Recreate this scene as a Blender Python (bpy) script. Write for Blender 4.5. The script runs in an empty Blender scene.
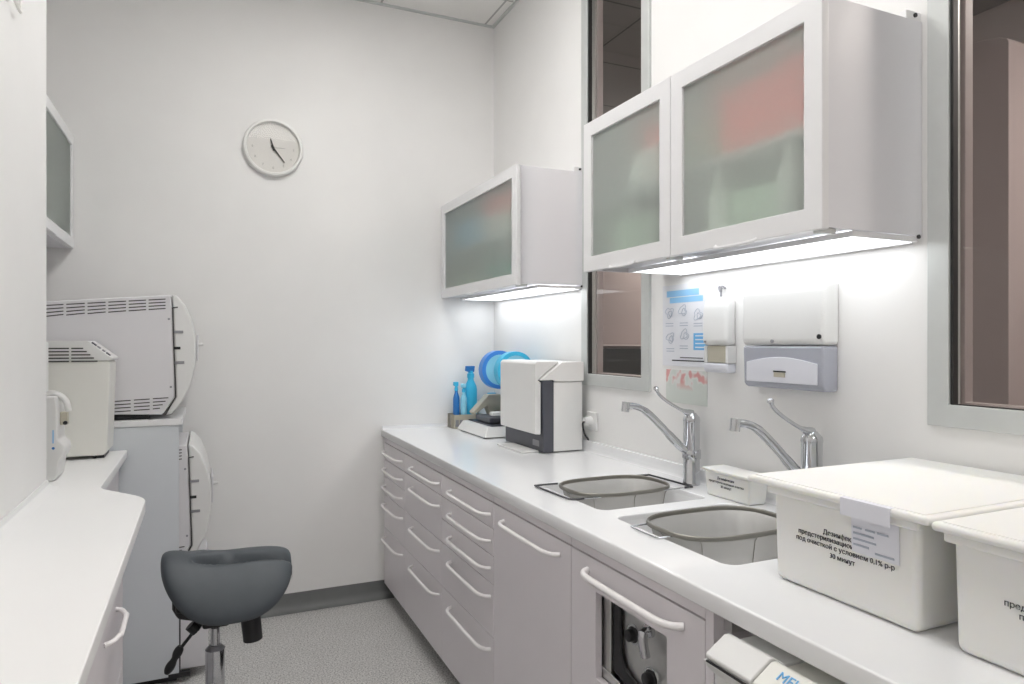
import bpy, bmesh, math, random
from mathutils import Vector, Matrix
random.seed(4)
sc = bpy.context.scene
C = sc.collection
PI = math.pi

# ------------------------------------------------------------------ camera, world, exposure
CAM_H = 1.37
YAW = math.radians(24.283)                     # camera turned to the right of the room's long axis (+Y)
cd = bpy.data.cameras.new('camera'); cam = bpy.data.objects.new('camera', cd); C.objects.link(cam)
cam.location = (0, 0, CAM_H)
cam.rotation_euler = (PI/2, 0, -YAW)
cd.sensor_width = 36; cd.lens = 24.0; cd.clip_start = .02
sc.camera = cam
w = bpy.data.worlds.new('world'); sc.world = w; w.use_nodes = True
w.node_tree.nodes['Background'].inputs[0].default_value = (.8, .85, .9, 1)
w.node_tree.nodes['Background'].inputs[1].default_value = 0.02
sc.view_settings.view_transform = 'Standard'; sc.view_settings.look = 'None'
sc.view_settings.exposure = 0.25; sc.view_settings.gamma = 1; sc.view_settings.use_curve_mapping = False
sc.cycles.max_bounces = 14; sc.cycles.diffuse_bounces = 8; sc.cycles.transmission_bounces = 10
sc.cycles.use_denoising = True
sc.cycles.sample_clamp_indirect = 6
CEIL_LIGHT = 10.0          # emission of the ceiling panels
STRIP_LIGHT = 2.7         # emission of the strips under the wall cabinets
BEYOND_LIGHT = 190         # emission of the unseen lamps added to light the adjoining room

# room numbers (metres)
XR, YB, ZC = 1.525, 3.635, 3.186
XL, YL = -.416, 2.36                           # left partition face and where it ends
XA = -1.0                                      # far side of the alcove behind the partition
YF = -1.7
WT = .06                                       # thickness of the right wall

# ------------------------------------------------------------------ materials
def mat(name, col, rough=.5, metal=0, coat=0, noise=0, nscale=40, bump=0, spec=.5, emit=None, estr=0, alpha=None, trans=0, ior=1.45, sss=0):
    m = bpy.data.materials.new(name); m.use_nodes = True
    nt = m.node_tree; b = nt.nodes['Principled BSDF']
    b.inputs['Base Color'].default_value = (*col, 1)
    b.inputs['Roughness'].default_value = rough
    b.inputs['Metallic'].default_value = metal
    b.inputs['Specular IOR Level'].default_value = spec
    b.inputs['IOR'].default_value = ior
    if coat: b.inputs['Coat Weight'].default_value = coat; b.inputs['Coat Roughness'].default_value = .08
    if trans: b.inputs['Transmission Weight'].default_value = trans
    if sss:
        b.inputs['Subsurface Weight'].default_value = sss; b.inputs['Subsurface Radius'].default_value = (.03, .025, .012)
    if emit: b.inputs['Emission Color'].default_value = (*emit, 1); b.inputs['Emission Strength'].default_value = estr
    if noise or bump:
        tc = nt.nodes.new('ShaderNodeTexCoord'); nz = nt.nodes.new('ShaderNodeTexNoise')
        nz.inputs['Scale'].default_value = nscale; nz.inputs['Detail'].default_value = 3
        nt.links.new(tc.outputs['Object'], nz.inputs['Vector'])
        if noise:
            r = nt.nodes.new('ShaderNodeValToRGB')
            r.color_ramp.elements[0].position = .3; r.color_ramp.elements[1].position = .7
            r.color_ramp.elements[0].color = (*[c*(1-noise) for c in col], 1)
            r.color_ramp.elements[1].color = (*[min(1, c*(1+noise)) for c in col], 1)
            nt.links.new(nz.outputs['Fac'], r.inputs['Fac']); nt.links.new(r.outputs['Color'], b.inputs['Base Color'])
        if bump:
            bp = nt.nodes.new('ShaderNodeBump'); bp.inputs['Strength'].default_value = bump; bp.inputs['Distance'].default_value = .002
            nt.links.new(nz.outputs['Fac'], bp.inputs['Height']); nt.links.new(bp.outputs['Normal'], b.inputs['Normal'])
    return m

M = {}
M['wall'] = mat('wall_paint', (.825, .82, .81), .55, noise=.012, nscale=5, bump=.15)
M['ceil'] = mat('ceiling_board', (.80, .79, .77), .8)
M['alu'] = mat('aluminium', (.60, .62, .61), .42, metal=.35, noise=.02, nscale=20)
M['gasket'] = mat('black_rubber', (.02, .02, .02), .6)
M['worktop'] = mat('worktop_solid_surface', (.82, .825, .835), .16, noise=.006, nscale=8)
M['desk'] = mat('desk_solid_surface', (.82, .82, .82), .35, noise=.006, nscale=8)
M['drawer'] = mat('grey_laminate', (.72, .685, .71), .32, noise=.012, nscale=6)
M['carcass'] = mat('carcass_board', (.62, .61, .61), .5, noise=.01, nscale=12)
M['plinth'] = mat('plinth_dark', (.045, .045, .045), .6, noise=.1, nscale=20)
M['handle'] = mat('white_painted_metal', (.86, .84, .84), .3)
M['cabwhite'] = mat('white_lacquer', (.77, .77, .80), .35, noise=.005, nscale=8)
M['doorframe'] = mat('white_door_frame', (.80, .80, .81), .3)
M['bluegrey'] = mat('blue_grey_board', (.66, .69, .72), .45, noise=.01, nscale=6)
M['plastic'] = mat('white_plastic', (.74, .74, .73), .4, noise=.006, nscale=15)
M['plasticwarm'] = mat('cream_plastic', (.78, .775, .73), .4, noise=.006, nscale=15)
M['acbody'] = mat('painted_steel', (.70, .69, .71), .45, noise=.008, nscale=10)
M['slot'] = mat('vent_dark', (.06, .055, .055), .8)
M['black'] = mat('black_plastic', (.018, .018, .02), .45, noise=.1, nscale=30)
M['darkgrey'] = mat('dark_grey_plastic', (.075, .078, .095), .4, noise=.05, nscale=30)
M['midgrey'] = mat('mid_grey_plastic', (.28, .28, .30), .5)
M['chrome'] = mat('chrome', (.60, .61, .63), .08, metal=1)
M['steel'] = mat('brushed_steel', (.66, .66, .65), .35, metal=1, noise=.06, nscale=30)
M['wire'] = mat('dark_coated_wire', (.05, .05, .055), .4)
M['rim'] = mat('basket_rim_steel', (.25, .24, .215), .4, metal=.6)
M['seat'] = mat('grey_seat_vinyl', (.066, .077, .088), .5, noise=.05, nscale=25, bump=.05)
M['base'] = mat('baseboard_vinyl', (.17, .175, .175), .5, noise=.04, nscale=20)
M['lavender'] = mat('translucent_grey_plastic', (.62, .64, .72), .25, trans=.35)
M['beige'] = mat('beige_plastic', (.50, .47, .38), .4)
M['paper'] = mat('paper', (.76, .77, .81), .7)
M['paperlav'] = mat('label_paper', (.74, .75, .81), .6)
M['blueink'] = mat('blue_ink', (.16, .46, .80), .6)
M['cyanink'] = mat('light_blue_ink', (.30, .58, .86), .6)
M['greyink'] = mat('grey_ink', (.42, .46, .54), .7)
M['blackink'] = mat('black_ink', (.06, .06, .07), .7)
M['rimgrey'] = mat('clock_rim', (.83, .83, .81), .3)
M['face'] = mat('clock_face', (.82, .82, .80), .5)
M['numeral'] = mat('pale_numerals', (.42, .43, .41), .6)
M['boxwhite'] = mat('box_plastic', (.82, .82, .80), .38, noise=.006, nscale=10, sss=.25)
M['cyan'] = mat('cyan_plastic', (.05, .50, .78), .35, noise=.05, nscale=20)
M['cyanlight'] = mat('light_cyan_film', (.30, .68, .86), .35)
M['reelblue'] = mat('blue_reel', (.06, .26, .72), .35)
M['tealblue'] = mat('deep_blue_plastic', (.03, .18, .50), .35)
M['red'] = mat('red_card', (.95, .13, .12), .6)
M['pink'] = mat('pink_card', (.95, .20, .27), .6)
M['bluebox'] = mat('blue_card', (.10, .48, .80), .6)
M['teal'] = mat('teal_card', (.08, .42, .36), .6)
M['greenpale'] = mat('pale_green_card', (.62, .78, .62), .6)
M['whitecard'] = mat('white_card', (.86, .86, .84), .6)
M['greencard'] = mat('muted_green_card', (.30, .42, .26), .6)
M['led'] = mat('led_diffuser', (1, 1, 1), .5, emit=(.94, .97, 1.0), estr=STRIP_LIGHT)
M['panel'] = mat('ceiling_panel_diffuser', (1, 1, 1), .5, emit=(1.0, .985, .965), estr=CEIL_LIGHT)
M['panel_far'] = mat('added_panel_diffuser', (1, 1, 1), .5, emit=(1.0, .985, .965), estr=CEIL_LIGHT*1.5)  # stronger glow for the added panel, to lift the back wall
M['addedlamp'] = mat('added_lamp_diffuser', (1, 1, 1), .5, emit=(1.0, .92, .86), estr=BEYOND_LIGHT)
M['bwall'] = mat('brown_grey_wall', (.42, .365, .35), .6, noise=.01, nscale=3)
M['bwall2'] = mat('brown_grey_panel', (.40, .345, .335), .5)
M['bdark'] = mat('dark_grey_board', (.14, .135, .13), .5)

def m_glass(name='clear_glass', ior=1.45):
    m = bpy.data.materials.new(name); m.use_nodes = True; nt = m.node_tree
    for n in list(nt.nodes): nt.nodes.remove(n)
    o = nt.nodes.new('ShaderNodeOutputMaterial'); mx = nt.nodes.new('ShaderNodeMixShader')
    t = nt.nodes.new('ShaderNodeBsdfTransparent'); g = nt.nodes.new('ShaderNodeBsdfGlossy'); f = nt.nodes.new('ShaderNodeFresnel')
    f.inputs['IOR'].default_value = ior; g.inputs['Roughness'].default_value = .0
    t.inputs['Color'].default_value = (.96, .955, .95, 1)
    ge = nt.nodes.new('ShaderNodeNewGeometry'); iv = nt.nodes.new('ShaderNodeMath'); iv.operation = 'SUBTRACT'; iv.inputs[0].default_value = 1
    ml = nt.nodes.new('ShaderNodeMath'); ml.operation = 'MULTIPLY'
    nt.links.new(ge.outputs['Backfacing'], iv.inputs[1]); nt.links.new(iv.outputs[0], ml.inputs[0]); nt.links.new(f.outputs[0], ml.inputs[1])
    nt.links.new(ml.outputs[0], mx.inputs[0]); nt.links.new(t.outputs[0], mx.inputs[1]); nt.links.new(g.outputs[0], mx.inputs[2])
    nt.links.new(mx.outputs[0], o.inputs['Surface']); return m
M['glass'] = m_glass(); M['thinglass'] = m_glass('thin_clear_plastic', 1.22)

def m_frost():
    m = bpy.data.materials.new('frosted_glass'); m.use_nodes = True; nt = m.node_tree
    for n in list(nt.nodes): nt.nodes.remove(n)
    o = nt.nodes.new('ShaderNodeOutputMaterial'); mx = nt.nodes.new('ShaderNodeMixShader')
    r = nt.nodes.new('ShaderNodeBsdfRefraction'); r.inputs['Roughness'].default_value = .45; r.inputs['IOR'].default_value = 1.25
    r.inputs['Color'].default_value = (.96, .985, .97, 1)
    p = nt.nodes.new('ShaderNodeBsdfPrincipled'); p.inputs['Base Color'].default_value = (.93, .96, .92, 1); p.inputs['Roughness'].default_value = .4
    mx.inputs[0].default_value = .42
    tl = nt.nodes.new('ShaderNodeBsdfTranslucent'); tl.inputs['Color'].default_value = (.86, .93, .89, 1)
    m2 = nt.nodes.new('ShaderNodeMixShader'); m2.inputs[0].default_value = .48
    nt.links.new(p.outputs[0], m2.inputs[1]); nt.links.new(tl.outputs[0], m2.inputs[2])
    nt.links.new(r.outputs[0], mx.inputs[1]); nt.links.new(m2.outputs[0], mx.inputs[2]); nt.links.new(mx.outputs[0], o.inputs['Surface'])
    return m
M['frost'] = m_frost()

def m_floor():
    m = mat('speckled_vinyl', (.5, .5, .5), .5); nt = m.node_tree; b = nt.nodes['Principled BSDF']
    tc = nt.nodes.new('ShaderNodeTexCoord')
    n1 = nt.nodes.new('ShaderNodeTexNoise'); n1.inputs['Scale'].default_value = 150; n1.inputs['Detail'].default_value = 2
    r1 = nt.nodes.new('ShaderNodeValToRGB')
    e = r1.color_ramp.elements; e[0].position = .36; e[0].color = (.30, .295, .29, 1); e[1].position = .50; e[1].color = (.58, .575, .565, 1)
    e2 = r1.color_ramp.elements.new(.66); e2.color = (.72, .71, .69, 1)
    n2 = nt.nodes.new('ShaderNodeTexNoise'); n2.inputs['Scale'].default_value = 9
    mx = nt.nodes.new('ShaderNodeMixRGB'); mx.blend_type = 'MULTIPLY'; mx.inputs[0].default_value = .12
    nt.links.new(tc.outputs['Object'], n1.inputs['Vector']); nt.links.new(tc.outputs['Object'], n2.inputs['Vector'])
    nt.links.new(n1.outputs['Fac'], r1.inputs['Fac']); nt.links.new(r1.outputs['Color'], mx.inputs[1]); nt.links.new(n2.outputs['Fac'], mx.inputs[2])
    nt.links.new(mx.outputs[0], b.inputs['Base Color']); return m
M['floor'] = m_floor()

def m_tiles(name, col, line, ox, oy):
    # suspended ceiling: 0.6 m boards with thin grey joints
    m = mat(name, col, .8); nt = m.node_tree; b = nt.nodes['Principled BSDF']
    tc = nt.nodes.new('ShaderNodeTexCoord'); mp = nt.nodes.new('ShaderNodeMapping'); mp.inputs['Location'].default_value = (ox, oy, 0)
    br = nt.nodes.new('ShaderNodeTexBrick'); br.offset = 0; br.inputs['Scale'].default_value = 1
    br.inputs['Brick Width'].default_value = .6; br.inputs['Row Height'].default_value = .6; br.inputs['Mortar Size'].default_value = .006
    br.inputs['Color1'].default_value = (*col, 1); br.inputs['Color2'].default_value = (*col, 1); br.inputs['Mortar'].default_value = (*line, 1)
    nt.links.new(tc.outputs['Object'], mp.inputs['Vector']); nt.links.new(mp.outputs[0], br.inputs['Vector']); nt.links.new(br.outputs['Color'], b.inputs['Base Color'])
    return m
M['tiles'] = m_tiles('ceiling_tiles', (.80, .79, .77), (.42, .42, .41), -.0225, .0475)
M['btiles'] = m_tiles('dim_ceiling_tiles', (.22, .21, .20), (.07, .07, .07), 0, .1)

def m_mesh():
    # woven steel mesh of the sink strainers: fine holes
    m = bpy.data.materials.new('fine_steel_mesh'); m.use_nodes = True; nt = m.node_tree
    for n in list(nt.nodes): nt.nodes.remove(n)
    o = nt.nodes.new('ShaderNodeOutputMaterial'); mx = nt.nodes.new('ShaderNodeMixShader'); mx.inputs[0].default_value = .66
    t = nt.nodes.new('ShaderNodeBsdfTransparent'); p = nt.nodes.new('ShaderNodeBsdfPrincipled')
    p.inputs['Base Color'].default_value = (.50, .49, .465, 1); p.inputs['Metallic'].default_value = .3; p.inputs['Roughness'].default_value = .5
    nt.links.new(t.outputs[0], mx.inputs[1]); nt.links.new(p.outputs[0], mx.inputs[2]); nt.links.new(mx.outputs[0], o.inputs['Surface'])
    return m
M['mesh'] = m_mesh()

def m_flowers():
    m = mat('flower_photo', (.8, .8, .8), .6); nt = m.node_tree; b = nt.nodes['Principled BSDF']
    tc = nt.nodes.new('ShaderNodeTexCoord'); nz = nt.nodes.new('ShaderNodeTexNoise'); nz.inputs['Scale'].default_value = 26; nz.inputs['Detail'].default_value = 1
    r = nt.nodes.new('ShaderNodeValToRGB'); e = r.color_ramp.elements
    e[0].position = .38; e[0].color = (.66, .34, .33, 1); e[1].position = .47; e[1].color = (.72, .72, .70, 1)
    x = e.new(.60); x.color = (.62, .66, .62, 1)
    sx = nt.nodes.new('ShaderNodeSeparateXYZ'); rp = nt.nodes.new('ShaderNodeMapRange')
    rp.inputs['From Min'].default_value = .045; rp.inputs['From Max'].default_value = .075
    mx = nt.nodes.new('ShaderNodeMixRGB'); mx.inputs[1].default_value = (.64, .68, .64, 1)
    nt.links.new(tc.outputs['Object'], nz.inputs['Vector']); nt.links.new(tc.outputs['Object'], sx.inputs[0]); nt.links.new(sx.outputs['Z'], rp.inputs['Value'])
    nt.links.new(nz.outputs['Fac'], r.inputs['Fac']); nt.links.new(rp.outputs[0], mx.inputs[0]); nt.links.new(r.outputs[0], mx.inputs[2])
    nt.links.new(mx.outputs[0], b.inputs['Base Color']); return m
M['flowers'] = m_flowers()

# ------------------------------------------------------------------ mesh helpers
class MB:
    def __init__(s): s.bm = bmesh.new()
    def box(s, x0, x1, y0, y1, z0, z1):
        v = [s.bm.verts.new(p) for p in ((x0,y0,z0),(x1,y0,z0),(x1,y1,z0),(x0,y1,z0),(x0,y0,z1),(x1,y0,z1),(x1,y1,z1),(x0,y1,z1))]
        for f in ((0,3,2,1),(4,5,6,7),(0,1,5,4),(1,2,6,5),(2,3,7,6),(3,0,4,7)): s.bm.faces.new([v[i] for i in f])
        return s
    def taper(s, x0,x1,y0,y1,z0, X0,X1,Y0,Y1,z1):
        v = [s.bm.verts.new(p) for p in ((x0,y0,z0),(x1,y0,z0),(x1,y1,z0),(x0,y1,z0),(X0,Y0,z1),(X1,Y0,z1),(X1,Y1,z1),(X0,Y1,z1))]
        for f in ((0,3,2,1),(4,5,6,7),(0,1,5,4),(1,2,6,5),(2,3,7,6),(3,0,4,7)): s.bm.faces.new([v[i] for i in f])
        return s
    def prism(s, pts, a, b, axis='y'):
        def mk(p, t):
            u, v = p
            return (u, t, v) if axis == 'y' else ((t, u, v) if axis == 'x' else (u, v, t))
        A = [s.bm.verts.new(mk(p, a)) for p in pts]; B = [s.bm.verts.new(mk(p, b)) for p in pts]
        s.bm.faces.new(A); s.bm.faces.new(B[::-1]); n = len(pts)
        for i in range(n): s.bm.faces.new((A[i], B[i], B[(i+1) % n], A[(i+1) % n]))
        return s
    def cyl(s, p0, p1, r0, r1=None, n=24, cap=True):
        r1 = r0 if r1 is None else r1
        return s.tube([p0, p1], [r0, r1], n, cap)
    def frame(s, x0, x1, y0, y1, z0, z1, a0, a1, b0, b1):
        # rectangular frame lying in a plane of constant x, opening a0..a1 x b0..b1
        V = {}
        for i, x in enumerate((x0, x1)):
            V[i, 0] = [s.bm.verts.new((x, y, z)) for y, z in ((y0, z0), (y1, z0), (y1, z1), (y0, z1))]
            V[i, 1] = [s.bm.verts.new((x, y, z)) for y, z in ((a0, b0), (a1, b0), (a1, b1), (a0, b1))]
        for k in range(4):
            n = (k+1) % 4
            for i in (0, 1): s.bm.faces.new((V[i, 0][k], V[i, 0][n], V[i, 1][n], V[i, 1][k]))
            for j in (0, 1): s.bm.faces.new((V[0, j][k], V[0, j][n], V[1, j][n], V[1, j][k]))
        return s
    def tube(s, pts, r, n=12, cap=True, closed=False, flat=1.0, up=None):
        pts = [Vector(p) for p in pts]; N = len(pts)
        rs = r if isinstance(r, (list, tuple)) else [r]*N
        rings = []; prev = None
        for i, p in enumerate(pts):
            if closed: t = (pts[(i+1) % N]-pts[i-1]).normalized()
            elif i == 0: t = (pts[1]-p).normalized()
            elif i == N-1: t = (p-pts[-2]).normalized()
            else: t = ((pts[i+1]-p).normalized()+(p-pts[i-1]).normalized()).normalized()
            if prev is None:
                a = Vector(up) if up else (Vector((0,0,1)) if abs(t.z) < .9 else Vector((1,0,0)))
            else: a = prev
            nrm = (a - t*a.dot(t)).normalized(); prev = nrm; bi = t.cross(nrm)
            rings.append([s.bm.verts.new(p + (nrm*math.cos(q)*flat + bi*math.sin(q))*rs[i]) for q in [2*PI*k/n for k in range(n)]])
        m = N if closed else N-1
        for i in range(m):
            A, B = rings[i], rings[(i+1) % N]
            for k in range(n): s.bm.faces.new((A[k], A[(k+1) % n], B[(k+1) % n], B[k]))
        if cap and not closed:
            s.bm.faces.new(rings[0][::-1]); s.bm.faces.new(rings[-1])
        return s
    def lathe(s, prof, c=(0,0,0), axis='z', n=32, loop=False):
        rings = []
        for r, h in prof:
            ring = []
            for k in range(n):
                a = 2*PI*k/n; u, v = r*math.cos(a), r*math.sin(a)
                p = (u, v, h) if axis == 'z' else ((u, h, v) if axis == 'y' else (h, u, v))
                ring.append(s.bm.verts.new((p[0]+c[0], p[1]+c[1], p[2]+c[2])))
            rings.append(ring)
        for A, B in zip(rings, rings[1:] + (rings[:1] if loop else [])):
            for k in range(n): s.bm.faces.new((A[k], A[(k+1) % n], B[(k+1) % n], B[k]))
        if loop: return s
        if prof[0][0] > 1e-5: s.bm.faces.new(rings[0][::-1])
        if prof[-1][0] > 1e-5: s.bm.faces.new(rings[-1])
        return s
    def build(s, name, m, parent=None, bevel=0, smooth=False, seg=2, auto=None):
        bmesh.ops.remove_doubles(s.bm, verts=s.bm.verts, dist=1e-6)
        bmesh.ops.recalc_face_normals(s.bm, faces=s.bm.faces)
        me = bpy.data.meshes.new(name)
        if smooth:
            for f in s.bm.faces: f.smooth = True
            lim = auto or math.radians(40)
            for e in s.bm.edges:
                if len(e.link_faces) == 2 and e.calc_face_angle(0) > lim: e.smooth = False
        # origin at the base centre of what was built, so that things turn and move sensibly
        co = [v.co for v in s.bm.verts]
        c = Vector(((min(v.x for v in co)+max(v.x for v in co))/2, (min(v.y for v in co)+max(v.y for v in co))/2, min(v.z for v in co)))
        pw = parent_world(parent) if parent else Vector((0,0,0))
        for v in s.bm.verts: v.co -= c
        s.bm.to_mesh(me); s.bm.free()
        o = bpy.data.objects.new(name, me); C.objects.link(o); me.materials.append(m)
        o.location = c - pw
        if parent: o.parent = parent
        if bevel:
            b = o.modifiers.new('bevel', 'BEVEL'); b.width = bevel; b.segments = seg; b.limit_method = 'ANGLE'; b.angle_limit = math.radians(35)
            if not smooth:
                for f in me.polygons: f.use_smooth = True
                me.set_sharp_from_angle(angle=math.radians(30)) if False else None
                wn = o.modifiers.new('normals', 'WEIGHTED_NORMAL'); wn.keep_sharp = True
        return o

def parent_world(p):
    v = Vector((0,0,0))
    while p: v = v + p.location; p = p.parent
    return v
def tag(o, label=None, cat=None, group=None, kind=None):
    if label: o['label'] = label
    if cat: o['category'] = cat
    if group: o['group'] = group
    if kind: o['kind'] = kind
    return o
def thing(name, label, cat, loc, group=None):
    o = bpy.data.objects.new(name, None); C.objects.link(o); o.location = loc; o.empty_display_size = .1
    return tag(o, label, cat, group)
def struct(o): o['kind'] = 'structure'; return o
def box(name, m, parent, *b, bevel=0, seg=2): return MB().box(*b).build(name, m, parent, bevel, seg=seg)
def catmull(pts, k=6):
    pts = [Vector(p) for p in pts]; P = [pts[0]*2-pts[1]] + pts + [pts[-1]*2-pts[-2]]; out = []
    for i in range(1, len(P)-2):
        for j in range(k):
            t = j/k; a, b, c, d = P[i-1], P[i], P[i+1], P[i+2]
            out.append(.5*((2*b)+(c-a)*t+(2*a-5*b+4*c-d)*t*t+(3*b-a-3*c+d)*t**3))
    out.append(P[-2]); return out
def text(name, s, m, parent, loc, size, right, up, depth=.0006, align='LEFT'):
    """flat lettering on a surface: right / up are world directions of the line and of the letters"""
    cu = bpy.data.curves.new(name, 'FONT'); cu.body = s; cu.size = size; cu.extrude = depth; cu.align_x = align; cu.space_line = .95
    t = bpy.data.objects.new(name, cu); C.objects.link(t)
    dg = bpy.context.evaluated_depsgraph_get(); me = bpy.data.meshes.new_from_object(t.evaluated_get(dg))
    bpy.data.objects.remove(t)
    r = Vector(right).normalized(); u = Vector(up).normalized(); n = r.cross(u)
    R = Matrix((r, u, n)).transposed()
    for v in me.vertices: v.co = R @ v.co
    o = bpy.data.objects.new(name, me); C.objects.link(o); me.materials.clear(); me.materials.append(m)
    o.location = Vector(loc) - (parent_world(parent) if parent else Vector((0,0,0)))
    if parent: o.parent = parent
    return o
def rrect(x0, x1, y0, y1, r, n=6):
    out = []
    for cx, cy, a0 in ((x1-r, y1-r, 0), (x0+r, y1-r, PI/2), (x0+r, y0+r, PI), (x1-r, y0+r, 3*PI/2)):
        for k in range(n+1):
            a = a0+PI/2*k/n; out.append((cx+r*math.cos(a), cy+r*math.sin(a)))
    return out

# ------------------------------------------------------------------ room shell
struct(box('floor', M['floor'], None, XA-.1, XR+WT, YF-.1, YB+.1, -.08, 0))
struct(box('ceiling', M['tiles'], None, XA-.1, XR+WT, YF-.1, YB+.1, ZC, ZC+.08))
struct(box('wall_back', M['wall'], None, XA-.1, XR+WT, YB, YB+.12, 0, ZC))
struct(box('wall_front', M['wall'], None, XA-.1, XR+WT, YF-.12, YF, 0, ZC))
struct(MB().box(XA-.1, XL, YF, YL, 0, ZC).build('wall_left', M['wall'], None, bevel=.004))
struct(box('wall_alcove', M['wall'], None, XA-.1, XA, YL, YB, 0, ZC))
W1 = (2.155, 2.572, 1.225, 2.95)                  # opening of window 1 (y0,y1,z0,z1)
W2 = (-.6, .995, 1.222, 2.95)
wr = MB()
wr.box(XR, XR+WT, YF, YB, 0, W1[2]-.0).box(XR, XR+WT, YF, YB, W1[3], ZC)
wr.box(XR, XR+WT, W1[1], YB, W1[2], W1[3]).box(XR, XR+WT, W2[1], W1[0], W1[2], W1[3]).box(XR, XR+WT, YF, W2[0], W1[2], W1[3])
struct(wr.build('wall_right', M['wall'], None))
# thin angle trim where the suspended ceiling meets the walls
struct(MB().box(XA, XR, YB-.018, YB, ZC-.008, ZC).build('trim_1', M['alu'], None))
struct(MB().box(XR-.018, XR, YF, YB-.018, ZC-.008, ZC).build('trim_2', M['alu'], None))

def window(n, o4, fr):
    y0, y1, z0, z1 = o4
    e = bpy.data.objects.new('window_%d' % n, None); C.objects.link(e); e.location = (XR, (y0+y1)/2, z0); e['kind'] = 'structure'
    f = MB(); x0, x1 = XR-.012, XR+.028
    f.frame(x0, x1, y0-fr+.008, y1+fr-.008, z0-fr+.008, z1+fr, y0+.008, y1-.008, z0+.008, z1-.008)
    f.build('window_frame', M['alu'], e, bevel=.002)
    g = MB(); t = .007
    a0, a1, b0, b1 = y0+.008, y1-.008, z0+.008, z1-.008
    g.box(XR-.006, XR+.01, a0, a0+t, b0, b1).box(XR-.006, XR+.01, a1-t, a1, b0, b1).box(XR-.002, XR+.01, a0+t, a1-t, b0, b0+.002)
    g.build('gasket', M['gasket'], e)
    MB().box(XR+.012, XR+.018, a0, a1, b0, b1).build('window_pane', M['glass'], e)
    # far-side frame
    h = MB(); X0, X1 = XR+.04, XR+WT+.008
    h.frame(X0, X1, y0, y1, z0, z1, y0+.012, y1-.012, z0+.012, z1-.012)
    h.build('inner_frame', M['bwall2'], e, bevel=.002)
window(1, W1, .05); window(2, W2, .05)

# dim room beyond the windows
XB = 3.4
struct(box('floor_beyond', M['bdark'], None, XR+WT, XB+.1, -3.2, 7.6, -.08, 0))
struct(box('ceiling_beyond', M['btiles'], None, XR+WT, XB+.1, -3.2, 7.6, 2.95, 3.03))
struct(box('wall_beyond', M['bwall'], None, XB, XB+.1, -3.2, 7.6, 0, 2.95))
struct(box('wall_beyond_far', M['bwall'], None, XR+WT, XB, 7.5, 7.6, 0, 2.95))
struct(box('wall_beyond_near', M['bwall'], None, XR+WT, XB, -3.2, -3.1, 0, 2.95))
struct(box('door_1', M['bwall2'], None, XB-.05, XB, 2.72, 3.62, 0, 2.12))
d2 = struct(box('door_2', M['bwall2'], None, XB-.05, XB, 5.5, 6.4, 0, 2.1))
t = thing('reflection_block', 'tall brown-grey block made up for a reflection in the near window', 'reflection_block', (3.1, 1.86, 0))  # made-up block in the shape of a reflection in the window glass
MB().prism([(1.68, 0), (2.05, 0), (2.05, 2.58)] + [(1.865+.185*math.cos(a), 2.58+.05*math.sin(a)) for a in [PI*k/10 for k in range(1, 10)]] + [(1.68, 2.58)], 2.95, 3.39, 'x').build('body', M['bwall2'], t, bevel=.004)
box('handle', M['bdark'], t, 2.93, 2.95, 1.98, 1.995, .95, 1.5)
t = thing('office_cabinet', 'low dark cabinet seen through the window between the wall cabinets', 'cabinet', (3.1, 4.9, 0))
box('body', M['bdark'], t, 2.9, 3.38, 4.0, 5.9, 0, 1.32, bevel=.004)
box('top', M['bwall2'], t, 2.88, 3.39, 3.98, 5.92, 1.32, 1.345, bevel=.003)
for y, s_ in ((.4, 'beyond the near window'), (4.6, 'beyond the narrow window')):
    t = thing('ceiling_light', 'unseen round lamp added to light the room %s' % s_, 'ceiling light', (2.9, y, 2.94), 'unseen lamps added in the adjoining room')  # out of view, added to bring up the room behind the glass
    MB().lathe([(.15, 0), (.16, .01), (.14, .03), (.0, .03)][::-1], (2.9, y, 2.92)).build('housing', M['alu'], t, smooth=True)
    MB().lathe([(.0, -.02), (.08, -.018), (.13, 0)], (2.9, y, 2.92)).build('diffuser', M['addedlamp'], t, smooth=True)

# cove baseboards
def cove(name, a, b, nrm):
    # vinyl sheet turned up the wall with a quarter-round cove
    prof = [(.002, .09), (.004, .04), (.010, .018), (.024, .006), (.045, .0015), (.0, 0.0)]
    a = Vector(a); b = Vector(b); n = Vector(nrm); bm = MB()
    A = [bm.bm.verts.new(a+n*u+Vector((0,0,v))) for u, v in prof+[(0, .09)]]
    B = [bm.bm.verts.new(b+n*u+Vector((0,0,v))) for u, v in prof+[(0, .09)]]
    k = len(A)
    for i in range(k): bm.bm.faces.new((A[i], B[i], B[(i+1) % k], A[(i+1) % k]))
    bm.bm.faces.new(A); bm.bm.faces.new(B[::-1])
    return struct(bm.build(name, M['base'], None, smooth=True))
cove('baseboard_back', (-.08, YB, 0), (.93, YB, 0), (0, -1, 0))
cove('baseboard_front', (XL, YF, 0), (XR, YF, 0), (0, 1, 0))

# ceiling light panels; the two end ones are added as fill light
LP = [(.55, 2.30, 'added near the back wall to brighten it'), (.55, 1.05, 'over the middle of the room'), (.55, -.80, 'added behind the camera as fill light')]
for x, y, s in LP:
    t = thing('ceiling_light', 'square white ceiling light panel, the one %s' % s, 'ceiling light', (x, y, ZC-.01), 'ceiling light panels')
    f = MB(); h = .30; k = .28; z0, z1 = ZC-.012, ZC
    f.box(x-h, x+h, y-h, y-k, z0, z1).box(x-h, x+h, y+k, y+h, z0, z1).box(x-h, x-k, y-k, y+k, z0, z1).box(x+k, x+h, y-k, y+k, z0, z1)
    f.build('frame', M['handle'], t)
    MB().box(x-k, x+k, y-k, y+k, ZC-.006, ZC-.001).build('diffuser', M['panel_far'] if y > 2 else M['panel'], t)

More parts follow.
